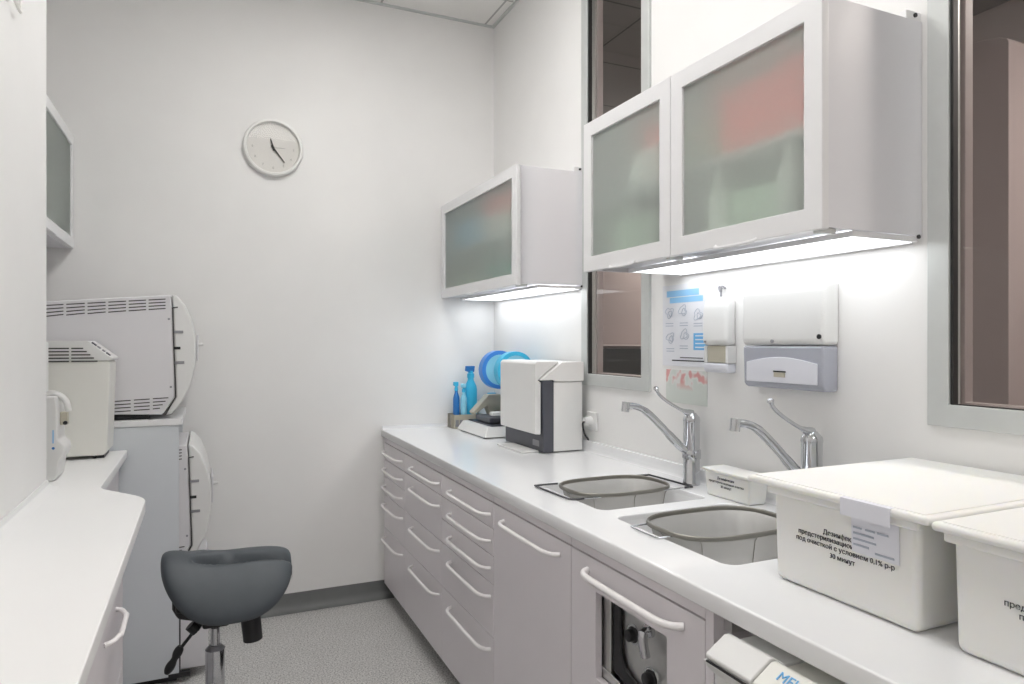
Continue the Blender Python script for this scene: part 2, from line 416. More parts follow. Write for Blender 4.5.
# ------------------------------------------------------------------ base cabinets on the right
FX, FT = .876, .018                                # front face plane and panel thickness
ZB, ZT, ZCT = .085, .836, .862                     # bottom, top of fronts, underside of worktop
def bow(mb, x, y0, y1, z, d=.032, r=.0062, sgn=-1):
    L = y1-y0
    pts = [(x, y0, z), (x+sgn*d*.55, y0+.012, z), (x+sgn*d*.92, y0+.04, z), (x+sgn*d, y0+L*.25, z), (x+sgn*d, y1-L*.25, z), (x+sgn*d*.92, y1-.04, z), (x+sgn*d*.55, y1-.012, z), (x, y1, z)]
    mb.tube(catmull(pts, 5), r, 10)
    return mb
def carcass(t, y0, y1, low=False, strip=True):
    m = MB(); zt = .70 if low else ZCT-.002; x0 = FX+FT+.001; x1 = XR-.03
    if low: x0 += .034
    zs = .735 if low else ZCT-.002
    m.box(x0, x1, y0+.0005, y0+.016, ZB, zs).box(x0, x1, y1-.016, y1-.0005, ZB, zs)
    m.box(x0, x1, y0+.016, y1-.016, ZB, ZB+.016).box(x1-.012, x1, y0+.016, y1-.016, ZB+.016, zt)
    if strip: m.box(x0, x0+.03, y0+.016, y1-.016, ZT-.03, ZCT-.002)
    m.build('carcass', M['carcass'], t)
    box('plinth', M['plinth'], t, FX+.06, FX+.076, y0+.0005, y1-.0005, 0, ZB-.001)
    if strip: box('top_rail', M['drawer'], t, FX+.0005, FX+.018, y0+.001, y1-.001, ZT+.003, ZCT-.0015)
def front(t, name, y0, y1, z0, z1):
    return MB().box(FX, FX+FT, y0+.0015, y1-.0015, z0+.0015, z1-.0015).build(name, M['drawer'], t, bevel=.0015)
HZ = {5: (.792, .703, .612, .517, .340), 4: (.792, .700, .517, .340)}
TP = {5: (.836, .748, .657, .562, .386, ZB), 4: (.836, .748, .562, .386, ZB)}
def drawer_unit(y0, y1, n, label, hy):
    t = thing('drawer_cabinet', label, 'cabinet', ((FX+XR)/2, (y0+y1)/2, 0), 'base cabinets under the long worktop')
    carcass(t, y0, y1)
    for i in range(n):
        d = front(t, 'drawer', y0, y1, TP[n][i+1], TP[n][i])
        bow(MB(), FX, hy[0], hy[1], HZ[n][i]).build('handle', M['handle'], d, smooth=True)
drawer_unit(3.19, 3.598, 5, 'narrow grey five-drawer cabinet in the corner by the back wall', (3.225, 3.56))
drawer_unit(2.63, 3.19, 4, 'grey four-drawer cabinet, second from the back wall', (2.66, 3.05))
drawer_unit(2.09, 2.63, 5, 'grey five-drawer cabinet beside the tall plain cabinet door', (2.115, 2.515))
MB().box(FX+.012, FX+.03, 3.5985, YB-.001, ZB, ZCT-.002).build('filler_panel', M['carcass'], None)
tag(bpy.data.objects['filler_panel'], 'narrow vertical filler strip between the corner drawers and the back wall', 'panel')

t = thing('sink_cabinet', 'grey base cabinet with one plain tall door under the first sink', 'cabinet', (1.2, 1.83, 0), 'base cabinets under the long worktop')
carcass(t, 1.565, 2.09, True)
d = front(t, 'door', 1.565, 2.09, ZB, ZT)
bow(MB(), FX, 1.625, 2.005, .796).build('handle', M['handle'], d, smooth=True)

t = thing('sink_cabinet', 'grey base cabinet whose door is cut out around a steel control panel', 'cabinet', (1.2, 1.30, 0), 'base cabinets under the long worktop')
carcass(t, 1.04, 1.565, True)
fr = MB(); a0, a1, b0, b1 = 1.16, 1.443, .545, .757; y0, y1, z0, z1 = 1.0415, 1.5635, ZB+.0015, ZT-.0015
fr.frame(FX, FX+FT, y0, y1, z0, z1, a0, a1, b0, b1)
d = fr.build('door', M['drawer'], t, bevel=.0015)
bow(MB(), FX, 1.105, 1.480, .800, d=.034, r=.0080).build('handle', M['handle'], d, smooth=True)

# steel valve panel behind the cut-out
t = thing('valve_panel', 'steel valve panel with black knobs seen through the cabinet door cut-out', 'control panel', (1.0, 1.3, .50))
MB().box(.912, .924, 1.12, 1.395, .47, .79).build('plate', M['steel'], t, bevel=.003)
MB().prism([(1.405, .79), (1.378, .79), (1.372, .63), (1.355, .60), (1.10, .515), (1.10, .49), (1.36, .565), (1.405, .575)], .902, .911, 'x').build('black_frame', M['black'], t, bevel=.003)
MB().box(.900, .912, 1.412, 1.452, .47, .79).build('side_plate', M['steel'], t, bevel=.002)
MB().prism([(1.452, .572), (1.36, .560), (1.10, .485), (1.10, .46), (1.452, .46)], .896, .901, 'x').build('lower_plate', M['steel'], t, bevel=.002)
for yy, zz, r in ((1.330, .690, .015), (1.262, .618, .016), (1.205, .560, .014)):
    MB().lathe([(r*1.25, .0), (r*1.25, -.004), (r, -.006), (r*.9, -.018), (r*.55, -.021), (0, -.021)], (.9115, yy, zz), 'x', 20).build('knob', M['black'], t, smooth=True)
    MB().lathe([(r*1.6, 0), (r*1.6, -.003), (r*1.27, -.0031)], (.9115, yy, zz), 'x', 20).build('knob_ring', M['chrome'], t, smooth=True)
MB().tube(catmull([(.911, 1.265, .725), (.890, 1.262, .728), (.884, 1.256, .705), (.887, 1.250, .675)], 5), [.006]*6+[.011]*10, 12).build('lever', M['chrome'], t, smooth=True)
MB().cyl((.9115, 1.265, .725), (.903, 1.265, .725), .016).build('lever_base', M['chrome'], t, smooth=True)

# open bay to the right: side panels, shelf, appliance
t = thing('open_base_cabinet', 'open-fronted base cabinet under the near end of the worktop', 'cabinet', (1.2, .7, 0))
m = MB(); m.box(FX, XR-.03, 1.017, 1.0395, ZB, ZCT-.002).box(FX+.02, XR-.03, .28, .302, ZB, ZCT-.002).box(FX+.02, XR-.03, .302, 1.017, .40, .42)
m.box(XR-.045, XR-.03, .302, 1.017, .42, ZCT-.002).box(FX+.02, XR-.03, .302, 1.017, ZB, ZB+.016)
m.build('carcass', M['drawer'], t)
box('plinth', M['plinth'], t, FX+.06, FX+.076, .28, 1.0395, 0, ZB-.001)
box('drawer_rail', M['steel'], t, .90, 1.40, .995, 1.016, .825, .845)
t = thing('label_printer_appliance', 'white appliance with sloped lid and blue lettering pulled out under the worktop', 'appliance', (1.05, .66, .42))
MB().prism([(.828, .43), (.822, .785), (.806, .800), (.797, .812), (.797, .8155), (1.36, .8155), (1.36, .43)], .40, .952).build('body', M['plastic'], t, bevel=.004)
MB().prism([(.800, .8165), (.799, .826), (.842, .8525), (.852, .852), (.875, .838), (1.35, .836), (1.35, .8165)], .842, .950).build('lid', M['plastic'], t, bevel=.003)
MB().prism([(.801, .8165), (.801, .8240), (.842, .8495), (.852, .849), (.875, .835), (1.35, .833), (1.35, .8165)], .402, .8405).build('control_cover', M['plasticwarm'], t, bevel=.003)
MB().box(.7965, .80, .41, .945, .8140, .8166).build('seam', M['black'], t)
n = Vector((.041, 0, .0255)).normalized()
text('lettering', 'MELAG', M['blueink'], t, (.8222, .812, .8382), .024, (0, -1, 0), (n.x, 0, n.z), .0006)
MB().lathe([(.004, 0), (.09, -.003), (.10, -.012), (.085, -.02), (0, -.022)], (.825, .68, .62), 'x', 32).build('front_hatch', M['plasticwarm'], t, smooth=True)
for a, b in ((.402, .45), (.90, .948)):
    box('foot', M['black'], t, .86, 1.3, a, b, .4205, .43)

# ------------------------------------------------------------------ worktop with two basins
H1 = (1.01, 1.385, 1.632, 2.025)
H2 = (1.005, 1.40, 1.118, 1.560)
def plate_with_holes(name, outer, holes, z0, z1, m, parent, bev=.004):
    cu = bpy.data.curves.new(name, 'CURVE'); cu.dimensions = '2D'; cu.fill_mode = 'BOTH'
    for ring in [outer]+holes:
        sp = cu.splines.new('POLY'); sp.points.add(len(ring)-1); sp.use_cyclic_u = True
        for p, q in zip(sp.points, ring): p.co = (q[0], q[1], 0, 1)
    cu.extrude = (z1-z0)/2-bev; cu.bevel_depth = bev; cu.bevel_resolution = 2; cu.offset = -bev
    t = bpy.data.objects.new(name, cu); C.objects.link(t)
    dg = bpy.context.evaluated_depsgraph_get(); me = bpy.data.meshes.new_from_object(t.evaluated_get(dg)); bpy.data.objects.remove(t)
    o = bpy.data.objects.new(name, me); C.objects.link(o); me.materials.clear(); me.materials.append(m)
    o.location = Vector((0, 0, (z0+z1)/2)) - (parent_world(parent) if parent else Vector((0,0,0))); o.parent = parent
    return o
wt = thing('worktop', 'long white solid worktop with two sinks along the right wall', 'worktop', (1.2, 1.6, ZCT))
plate_with_holes('slab', [(.868, -.2), (XR-.001, -.2), (XR-.001, YB-.001), (.868, YB-.001)],
                 [rrect(H1[0], H1[1], H1[2], H1[3], .03), rrect(H2[0], H2[1], H2[2], H2[3], .03)], ZCT, .90, M['worktop'], wt)
# upstand with a small cove along the right wall and back wall
prof = [(XR-.001, .944), (XR-.012, .944), (XR-.014, .942), (XR-.015, .925), (XR-.017, .910), (XR-.020, .903), (XR-.025, .9002), (XR-.001, .9002)]
struct(MB().prism(prof, -.2, YB-.001).build('trim_3', M['worktop'], None, smooth=True))
struct(MB().prism([(YB-.001, .918), (YB-.008, .918), (YB-.012, .906), (YB-.022, .9002), (YB-.001, .9002)], .872, XR-.026, 'x').build('trim_4', M['worktop'], None, smooth=True))
def basin(H, z=.745, parent=wt):
    m = MB(); rings = []
    for k, (ins, zz) in enumerate([(-.004, .897), (0, .885), (.004, z+.03), (.012, z+.01), (.03, z), (.12, z-.003)]):
        rr = rrect(H[0]+ins, H[1]-ins, H[2]+ins, H[3]-ins, max(.012, .034-ins*.15))
        rings.append([m.bm.verts.new((x, y, zz)) for x, y in rr])
    for A, B in zip(rings, rings[1:]):
        for i in range(len(A)): m.bm.faces.new((A[i], A[(i+1) % len(A)], B[(i+1) % len(A)], B[i]))
    m.bm.faces.new(rings[-1])
    o = m.build('sink_basin', M['worktop'], parent, smooth=True)
    cx, cy = (H[0]+H[1])/2, (H[2]+H[3])/2
    MB().lathe([(.042, .0), (.042, .003), (.034, .004), (.03, .001), (0, .001)], (cx, cy, z-.002), 'z', 24).build('drain', M['chrome'], o, smooth=True)
basin(H1); basin(H2)

# ------------------------------------------------------------------ sink strainers
def strainer(label, x0, x1, y0, y1, wires, depth=.11):
    cx, cy = (x0+x1)/2, (y0+y1)/2; a, b = (x1-x0)/2, (y1-y0)/2
    t = thing('sink_strainer', label, 'sink strainer', (cx, cy, .905), 'mesh strainers hung in the sinks')
    def ring(s, z, k=3.0, n=56):
        out = []
        for i in range(n):
            q = 2*PI*i/n; c_, s_ = math.cos(q), math.sin(q)
            out.append((cx+a*s*math.copysign(abs(c_)**(2/k), c_), cy+b*s*math.copysign(abs(s_)**(2/k), s_), z))
        return out
    m = MB(); rs = []
    for s, z in ((1.0, .905), (.95, .897), (.90, .85), (.85, .905-depth*.85), (.78, .905-depth*.97), (.5, .905-depth)):
        rs.append([m.bm.verts.new(p) for p in ring(s, z)])
    for A, B in zip(rs, rs[1:]):
        for i in range(len(A)): m.bm.faces.new((A[i], A[(i+1) % len(A)], B[(i+1) % len(A)], B[i]))
    m.bm.faces.new(rs[-1]); m.build('mesh_bowl', M['mesh'], t, smooth=True)
    m = MB(); m.tube(ring(1.0, .909), .0036, 8, closed=True, flat=1.8, up=(0,0,1)); m.build('rim', M['rim'], t, smooth=True)
    # support ribs down the bowl
    for q in range(0, 56, 7):
        m = MB()
        pts = [ring(s*1.01, z-.001)[q] for s, z in ((1.0, .905), (.95, .895), (.90, .85), (.85, .905-depth*.85), (.78, .905-depth*.97), (.5, .904-depth))]
        m.tube(pts, .0011, 6).build('rib', M['rim'], t, smooth=True)
    for w_ in wires: MB().tube(w_[0], w_[1], 8).build('wire_handle', w_[2], t, smooth=True)
    return t
z = .9045
strainer('oval steel mesh strainer with long dark wire arms in the far sink', 1.03, 1.375, 1.745, 1.985, [
    (catmull([(1.06, 1.985, z), (1.01, 1.988, z), (.985, 1.985, z), (.977, 1.97, z), (.985, 1.80, z), (.990, 1.775, z), (1.005, 1.764, z), (1.03, 1.763, z)], 3), .0032, M['wire']),
    ([(1.03, 1.763, z), (1.2, 1.752, z-.001), (1.400, 1.762, z)], .0022, M['chrome']),
    (catmull([(1.400, 1.762, z), (1.422, 1.765, z), (1.432, 1.78, z), (1.424, 1.97, z), (1.415, 1.985, z), (1.34, 1.99, z)], 3), .0032, M['wire'])])
strainer('wider steel mesh strainer in the near sink beside the white boxes', 1.02, 1.385, 1.245, 1.500, [
    (catmull([(1.035, 1.45, z), (.99, 1.447, z), (.980, 1.435, z), (.980, 1.345, z), (.990, 1.333, z), (1.035, 1.33, z)], 3), .0022, M['chrome']),
    (catmull([(1.37, 1.45, z), (1.40, 1.447, z), (1.412, 1.435, z), (1.412, 1.345, z), (1.40, 1.333, z), (1.37, 1.33, z)], 3), .0022, M['chrome'])], .13)

# ------------------------------------------------------------------ mixer taps
def tap(x, y, label, s=1.0):
    t = thing('mixer_tap', label, 'tap', (x, y, .90), 'long-lever mixer taps at the sinks')
    z = .9003
    MB().lathe([(.0, 0), (.0285, 0), (.0285, .006), (.027, .010), (.0265, .205), (.028, .212), (.026, .222), (.014, .236), (0, .238)], (x, y, z), 'z', 28).build('body', M['chrome'], t, smooth=True)
    MB().lathe([(.0295, .085), (.0305, .088), (.0305, .112), (.0295, .115)], (x, y, z), 'z', 28).build('swivel_collar', M['chrome'], t, smooth=True)
    sp = catmull([(x-.012, y, z+.105), (x-.06, y, z+.140), (x-.13, y, z+.205), (x-.185, y, z+.25), (x-.225, y, z+.266), (x-.258, y, z+.268)], 5)
    MB().tube(sp, [.014]*8+[.012]*8+[.0105]*(len(sp)-16), 16).build('spout', M['chrome'], t, smooth=True)
    MB().cyl((x-.256, y, z+.281), (x-.260, y, z+.250), .0125).build('aerator', M['chrome'], t, smooth=True)
    lv = catmull([(x, y, z+.232), (x-.035, y, z+.244), (x-.09, y, z+.272), (x-.13, y, z+.300), (x-.145, y, z+.325)], 5)
    MB().tube(lv, [.014, .013, .012, .010, .009, .007]+[.0055]*(len(lv)-9)+[.007, .009, .006], 12).build('lever', M['chrome'], t, smooth=True)
    MB().lathe([(.0, -.034), (.012, -.033), (.014, -.026), (.014, 0)], (x+.0, y, z+.10), 'y', 18).build('side_knob', M['chrome'], t, smooth=True)
    MB().cyl((x-.028, y-.01, z+.098), (x-.042, y-.014, z+.096), .006).build('valve_button', M['midgrey'], t, smooth=True)
tap(1.468, 1.812, 'chrome long-lever mixer tap beside the far sink, its whole column showing')
tap(1.452, 1.308, 'chrome long-lever mixer tap rising behind the large white box')

# ------------------------------------------------------------------ storage boxes
def tub(label, x0, x1, y0, y1, zl, lidb, lines):
    t = thing('storage_box', label, 'box', ((x0+x1)/2, (y0+y1)/2, .90), 'large white disinfection boxes on the worktop')
    b = MB().taper(x0+.004, x1-.012, y0+.003, y1-.003, .9005, x0, x1, y0, y1, zl-.012).build('body', M['boxwhite'], t, bevel=.014, seg=4)
    X0, X1, Y0, Y1 = lidb
    l = MB(); l.box(X0, X1, Y0, Y1, zl-.018, zl-.004); o = l.build('lid', M['boxwhite'], t, bevel=.006, seg=3)
    MB().box(X0+.012, X1-.012, Y0+.012, Y1-.012, zl-.0045, zl-.0025).build('lid_panel', M['boxwhite'], o, bevel=.0009)
    MB().box(x0-.010, x0+.004, y0-.006, y1+.006, zl-.034, zl-.0185).build('grip_rim', M['boxwhite'], t, bevel=.004)
    for s, yy, zz, size in lines:
        text('lettering', s, M['blackink'], b, (x0-.0005+(zl-.012-zz)*.021-.0006, yy, zz), size, (0, -1, 0), (-.021, 0, 1), .0004, 'CENTER')
    return t
t = tub('large white lidded plastic box with printed lettering and a pale taped label', 1.036, 1.475, .724, 1.030, 1.104, (1.012, 1.512, .692, 1.076),
    [('Дезинфекция и', .862, 1.018, .0125), ('предстерилизационная очистка', .868, 1.006, .0125), ('под очисткой с условием 0,1% р-р', .868, .993, .0125), ('30 минут', .868, .978, .0125)])
lb = MB().prism([(1.0365, 1.004), (1.0345, 1.071), (1.0335, 1.071), (1.0355, 1.004)], .756, .846).build('paper_label', M['paperlav'], t)
m = MB()
for zz, a, b in ((1.046, .775, .795), (1.046, .800, .818), (1.046, .825, .842), (1.036, .802, .842), (1.026, .798, .842), (1.016, .812, .842), (1.010, .765, .80)):
    xx = 1.0355-(zz-1.004)*.03-.0004
    m.box(xx-.0008, xx, a, b, zz, zz+.0032)
m.build('print', M['greyink'], lb)
MB().prism([(1.0110, 1.070), (1.0110, 1.0995), (1.0118, 1.1005), (1.03, 1.1005), (1.03, 1.0997), (1.0118, 1.0990), (1.0118, 1.0855), (1.0255, 1.0845), (1.0255, 1.070), (1.0330, 1.070), (1.0330, 1.0690), (1.0245, 1.069), (1.0245, 1.0838), (1.0110, 1.0845)][:6]+[(1.0118, 1.070)], .755, .850).build('adhesive_tape', M['paperlav'], t)
tub('second white lidded box with lettering, cut by the right edge of the photo', 1.036, 1.475, .350, .672, 1.100, (1.012, 1.512, .318, .689),
    [('предстерилизационная очистка', .50, .996, .0125), ('под очисткой с условием', .50, .983, .0125), ('30 минут', .47, .970, .0125)])
t = thing('storage_box', 'small white printed box by the near tap, partly behind the large box', 'box', (1.458, 1.59, .9), 'small box between the taps')
b = MB().taper(1.419, 1.484, 1.50, 1.678, .9005, 1.414, 1.490, 1.495, 1.683, .975).build('body', M['boxwhite'], t, bevel=.006, seg=3)
MB().box(1.408, 1.496, 1.488, 1.690, .9755, .984).build('lid', M['boxwhite'], t, bevel=.003)
text('lettering', 'Дезинфекция', M['blackink'], b, (1.4143, 1.59, .956), .011, (0, -1, 0), (-.06, 0, 1), .0004, 'CENTER')
text('lettering', 'предстерилизационная очистка', M['blackink'], b, (1.4150, 1.59, .944), .0095, (0, -1, 0), (-.06, 0, 1), .0004, 'CENTER')
text('lettering', '30 минут', M['blackink'], b, (1.4158, 1.59, .932), .011, (0, -1, 0), (-.06, 0, 1), .0004, 'CENTER')

# ------------------------------------------------------------------ towel and soap dispensers
def shell(x0, x1, y0, y1, z0, z1, r, name, m, parent, bev=.012):
    """box whose front (towards -X) is rounded at the upper corners, seen from the side"""
    pr = [(x1, z0), (x0+.004, z0), (x0, z0+.02), (x0+.002, z1-r*1.4), (x0+r*.35, z1-r*.35), (x0+r*1.1, z1), (x1, z1)]
    return MB().prism(pr, y0, y1).build(name, m, parent, bevel=bev, seg=4)
t = thing('towel_dispenser', 'white paper towel dispenser with translucent grey lower half on the wall', 'towel dispenser', (1.49, 1.43, 1.24))
T0, T1, TX = 1.281, 1.578, 1.462
shell(TX, XR-.001, T0, T1, 1.361, 1.533, .022, 'cover', M['plastic'], t, .012)
MB().prism([(XR-.001, 1.238), (TX+.016, 1.238), (TX+.006, 1.250), (TX+.003, 1.3595), (XR-.001, 1.3595)], T0+.004, T1-.004).build('lower_tray', M['lavender'], t, bevel=.008, seg=3)
m = MB(); arch = [(T0+.020+.255*k/16, 1.312+.016*math.sin(PI*k/16)) for k in range(17)]
m.prism([(T0+.020, 1.256)] + arch + [(T0+.275, 1.256)], TX+.0005, TX+.0045, 'x').build('curved_lip', M['paperlav'], t, bevel=.0015)
box('paper_slot', M['beige'], t, TX-.0012, TX+.0004, 1.408, 1.448, 1.272, 1.285)
box('slot_edge', M['black'], t, TX-.0015, TX+.0004, 1.406, 1.450, 1.2855, 1.2895)
MB().cyl((TX+.001, 1.455, 1.372), (TX-.0015, 1.455, 1.372), .0055, n=12).build('emblem', M['midgrey'], t)
MB().cyl((TX+.001, 1.293, 1.384), (TX-.0025, 1.293, 1.384), .0065, n=14).build('key_slot', M['black'], t)

t = thing('soap_dispenser', 'narrow white soap dispenser with beige window beside the poster', 'soap dispenser', (1.50, 1.72, 1.275))
S0, S1, SXF = 1.663, 1.775, 1.478
shell(SXF, XR-.001, S0, S1, 1.359, 1.512, .026, 'cover', M['plastic'], t, .013)
MB().box(SXF+.010, XR-.001, S0, S0+.012, 1.302, 1.3585).build('side_cheek', M['plastic'], t, bevel=.003)
MB().box(SXF+.010, XR-.001, S1-.012, S1, 1.302, 1.3585).build('side_cheek', M['plastic'], t, bevel=.003)
box('refill_window', M['beige'], t, SXF+.014, XR-.002, S0+.0125, S1-.0125, 1.304, 1.358, bevel=.003)
MB().prism([(XR-.001, 1.272), (SXF+.016, 1.272), (SXF+.008, 1.280), (SXF+.006, 1.3015), (XR-.001, 1.3015)], S0+.001, S1-.001).build('lower_cap', M['paperlav'], t, bevel=.005)
box('emblem', M['midgrey'], t, SXF-.001, SXF+.001, 1.752, 1.762, 1.368, 1.374)
t = thing('wall_clip', 'small metal clip on the wall just above the soap dispenser', 'clip', (XR-.01, 1.72, 1.53))
MB().tube(catmull([(XR, 1.729, 1.542), (XR-.012, 1.731, 1.548), (XR-.016, 1.722, 1.533), (XR-.014, 1.714, 1.548), (XR, 1.715, 1.542)], 4), .003, 8).build('hook', M['midgrey'], t, smooth=True)
MB().cyl((XR-.012, 1.722, 1.537), (XR-.012, 1.722, 1.516), .0035).build('stem', M['midgrey'], t, smooth=True)

# ------------------------------------------------------------------ posters
t = thing('instruction_poster', 'white hand-washing instruction sheet with blue heading on the wall', 'poster', (XR-.002, 1.90, 1.30))
box('sheet', M['paper'], t, XR-.0025, XR-.0005, 1.735, 2.040, 1.285, 1.572)
m = MB(); x1 = XR-.0027; x0 = XR-.0033
m.box(x0, x1, 1.840, 2.015, 1.530, 1.552).box(x0, x1, 1.820, 1.998, 1.508, 1.527); m.build('heading', M['cyanink'], t)
m = MB(); m.box(x0, x1, 1.790, 1.868, 1.343, 1.400); m.build('blue_panel', M['blueink'], t)
m = MB()
for k in range(4): m.box(x0-.0006, x0, 1.800, 1.858, 1.350+k*.013, 1.354+k*.013)
m.build('panel_lines', M['paper'], t)
m = MB()
def outline(cy, cz, w_, h_, kind):
    pts = []
    for i in range(24):
        a = 2*PI*i/24; r = 1+.22*math.sin(3*a+kind)+.12*math.cos(5*a*1.0+kind)
        pts.append((XR-.0032, cy+w_*r*math.cos(a), cz+h_*r*math.sin(a)))
    m.tube(pts, .0011, 5, closed=True)
for cy, cz, k in ((2.00, 1.475, 0), (1.925, 1.480, 2), (1.845, 1.462, 4), (1.995, 1.385, 1), (1.915, 1.395, 3)):
    outline(cy, cz, .020, .017, k); outline(cy-.004, cz-.003, .009, .009, k+1)
m.build('drawings', M['greyink'], t, smooth=True)
m = MB()
for cy, z in ((2.0, 1.435), (1.92, 1.435), (1.845, 1.432), (1.92, 1.355), (1.995, 1.345)):
    for k in range(2): m.box(x0, x1, cy-.022, cy+.022, z-k*.009, z+.0025-k*.009)
m.build('captions', M['greyink'], t)
m = MB(); m.box(x0, x1, 1.80, 1.985, 1.303, 1.307).box(x0, x1, 1.82, 1.94, 1.314, 1.317); m.build('footer_rule', M['blackink'], t)
t = thing('flower_picture', 'faded sheet with a picture of red flowers below the instruction poster', 'poster', (XR-.002, 1.90, 1.155))
box('sheet', M['flowers'], t, XR-.0025, XR-.0005, 1.800, 2.020, 1.155, 1.272)

# ------------------------------------------------------------------ wall cabinets
CX, CXB, CZ0, CZ1 = 1.190, 1.212, 1.610, 2.115
def frost_door(t, x, y0, y1, z0, z1, fw, sgn=-1, tf=.020):
    """framed door with frosted pane; sgn: side it faces"""
    f = MB(); a, b = (x, x+tf) if sgn < 0 else (x-tf, x)
    f.frame(a, b, y0, y1, z0, z1, y0+fw, y1-fw, z0+fw, z1-fw)
    d = f.build('door', M['doorframe'], t, bevel=.002)
    c = (a+b)/2
    MB().box(c-.002, c+.002, y0+fw+.0005, y1-fw-.0005, z0+fw+.0005, z1-fw-.0005).build('frosted_pane', M['frost'], d)
    g = MB()
    ym = (y0+y1)/2
    xx = a if sgn < 0 else b
    g.tube(catmull([(xx, ym-.07, z0+.004), (xx+sgn*.010, ym-.06, z0-.002), (xx+sgn*.012, ym, z0-.004), (xx+sgn*.010, ym+.06, z0-.002), (xx, ym+.07, z0+.004)], 4), .004, 8)
    g.build('handle', M['doorframe'], d, smooth=True)
    return d
def wall_cabinet(y0, y1, label, group='white wall cabinets with frosted doors'):
    t = thing('wall_cabinet', label, 'wall cabinet', ((CX+XR)/2, (y0+y1)/2, CZ0), group)
    m = MB(); th = .018; x1 = XR-.001; zb = CZ0+.006; y0, yd = y0+.012, y0
    m.box(CXB, x1, y0, y0+th, zb, CZ1).box(CXB, x1, y1-th, y1, zb, CZ1)
    m.box(CXB, x1, y0+th, y1-th, zb, zb+th).box(CXB, x1, y0+th, y1-th, CZ1-th, CZ1).box(x1-.008, x1, y0+th, y1-th, zb+th, CZ1-th)
    m.build('carcass', M['cabwhite'], t, bevel=.0015)
    box('shelf', M['cabwhite'], t, CXB+.02, x1-.009, y0+th+.001, y1-th-.001, 1.842, 1.858)
    frost_door(t, CX, yd+.001, y1-.001, CZ0, CZ1, .049)
    for yy in (y0+.012,):
        b = MB(); b.box(CXB-.012, CXB+.035, yy-.010, yy+.010, CZ0-.006, CZ0+.0055); b.build('corner_catch', M['alu'], t, bevel=.002)
    b = MB(); b.box(x1-.05, x1, y0+.003, y0+.02, CZ1+.0005, CZ1+.022); h = b.build('hanging_bracket', M['doorframe'], t, bevel=.002)
    MB().cyl((x1-.022, y0+.003, CZ1+.012), (x1-.022, y0-.001, CZ1+.012), .005, n=10).build('screw_cap', M['black'], h)
    MB().cyl((x1-.014, y0+.0005, CZ0+.016-.012), (x1-.014, y0-.003, CZ0+.004), .005, n=10).build('screw_cap', M['black'], t)
    return t
wall_cabinet(2.592, 3.585, 'white wall cabinet with frosted door in the corner by the back wall')
wall_cabinet(1.561, 2.040, 'white wall cabinet with frosted door hanging across the narrow window')
wall_cabinet(1.044, 1.560, 'white wall cabinet with frosted door nearest the viewer, red boxes inside')

# strip lights under the wall cabinets
def strip(y0, y1, label):
    t = thing('under_cabinet_light', label, 'strip light', (1.4, (y0+y1)/2, 1.60), 'strip lights under the wall cabinets')
    m = MB(); x0, x1 = 1.30, XR-.012; z0, z1 = 1.603, 1.6155
    m.box(x0, x1, y0, y0+.008, z0, z1).box(x0, x1, y1-.008, y1, z0, z1).box(x0, x0+.008, y0+.008, y1-.008, z0, z1).box(x1-.008, x1, y0+.008, y1-.008, z0-.002, z1)
    m.build('housing', M['doorframe'], t)
    MB().box(x0+.008, x1-.008, y0+.008, y1-.008, z0+.003, z0+.008).build('diffuser', M['led'], t)
strip(2.61, 3.57, 'slim strip light glowing under the corner wall cabinet')
strip(1.06, 1.93, 'slim strip light glowing above the paper towel dispenser')

# contents of the wall cabinets (blurred behind the frosted doors)
def carton(name, label, cat, m, x0, x1, y0, y1, z0, h, group):
    t = thing(name, label, cat, ((x0+x1)/2, (y0+y1)/2, z0), group)
    box('carton_body', m, t, x0, x1, y0, y1, z0, z0+h, bevel=.002)
    box('flap', m, t, x0+.004, x1-.004, y0+.004, y1-.004, z0+h, z0+h+.002)
def bottle(label, m, x, y, z0, r, h, group):
    t = thing('bottle', label, 'bottle', (x, y, z0), group)
    MB().lathe([(0, 0), (r, 0), (r, h*.68), (r*.5, h*.8), (r*.42, h*.84), (0, h*.84)], (x, y, z0), 'z', 20).build('body', m, t, smooth=True)
    MB().lathe([(0, h*.842), (r*.5, h*.842), (r*.48, h), (0, h)], (x, y, z0), 'z', 20).build('cap', M['whitecard'], t, smooth=True)
US, LS = 1.8585, CZ0+.0245
G = 'supplies in the nearest wall cabinet'
carton('carton', 'large red carton on the upper shelf behind the nearest frosted door, right side', 'carton', M['red'], 1.245, 1.44, 1.070, 1.230, US, .175, G)
carton('carton', 'red carton on the upper shelf behind the nearest frosted door, left side', 'carton', M['red'], 1.25, 1.44, 1.235, 1.420, US, .165, G)
carton('carton', 'dull green carton at the left of the upper shelf in the nearest wall cabinet', 'carton', M['greencard'], 1.27, 1.44, 1.428, 1.53, US, .13, G)
bottle('white bottle in front of the red cartons in the nearest wall cabinet, lower shelf, right', M['whitecard'], 1.245, 1.18, LS, .030, .195, G)
bottle('white bottle on the lower shelf of the nearest wall cabinet, left', M['whitecard'], 1.25, 1.42, LS, .032, .185, G)
carton('carton', 'pale green carton lying low in the nearest wall cabinet', 'carton', M['greenpale'], 1.25, 1.42, 1.22, 1.38, LS, .12, G)
carton('carton', 'muted green carton at the low right corner of the nearest wall cabinet', 'carton', M['greencard'], 1.30, 1.42, 1.07, 1.14, LS, .11, G)
G = 'supplies in the wall cabinet across the window'
carton('carton', 'white carton on the upper shelf of the wall cabinet across the window', 'carton', M['whitecard'], 1.245, 1.40, 1.66, 1.83, US, .105, G)
carton('carton', 'red carton lying on a white carton behind the middle frosted door', 'carton', M['red'], 1.245, 1.40, 1.60, 1.76, US+.1072, .065, G)
carton('carton', 'pale green carton on the lower shelf of the wall cabinet across the window', 'carton', M['greenpale'], 1.25, 1.40, 1.72, 1.92, LS, .13, G)
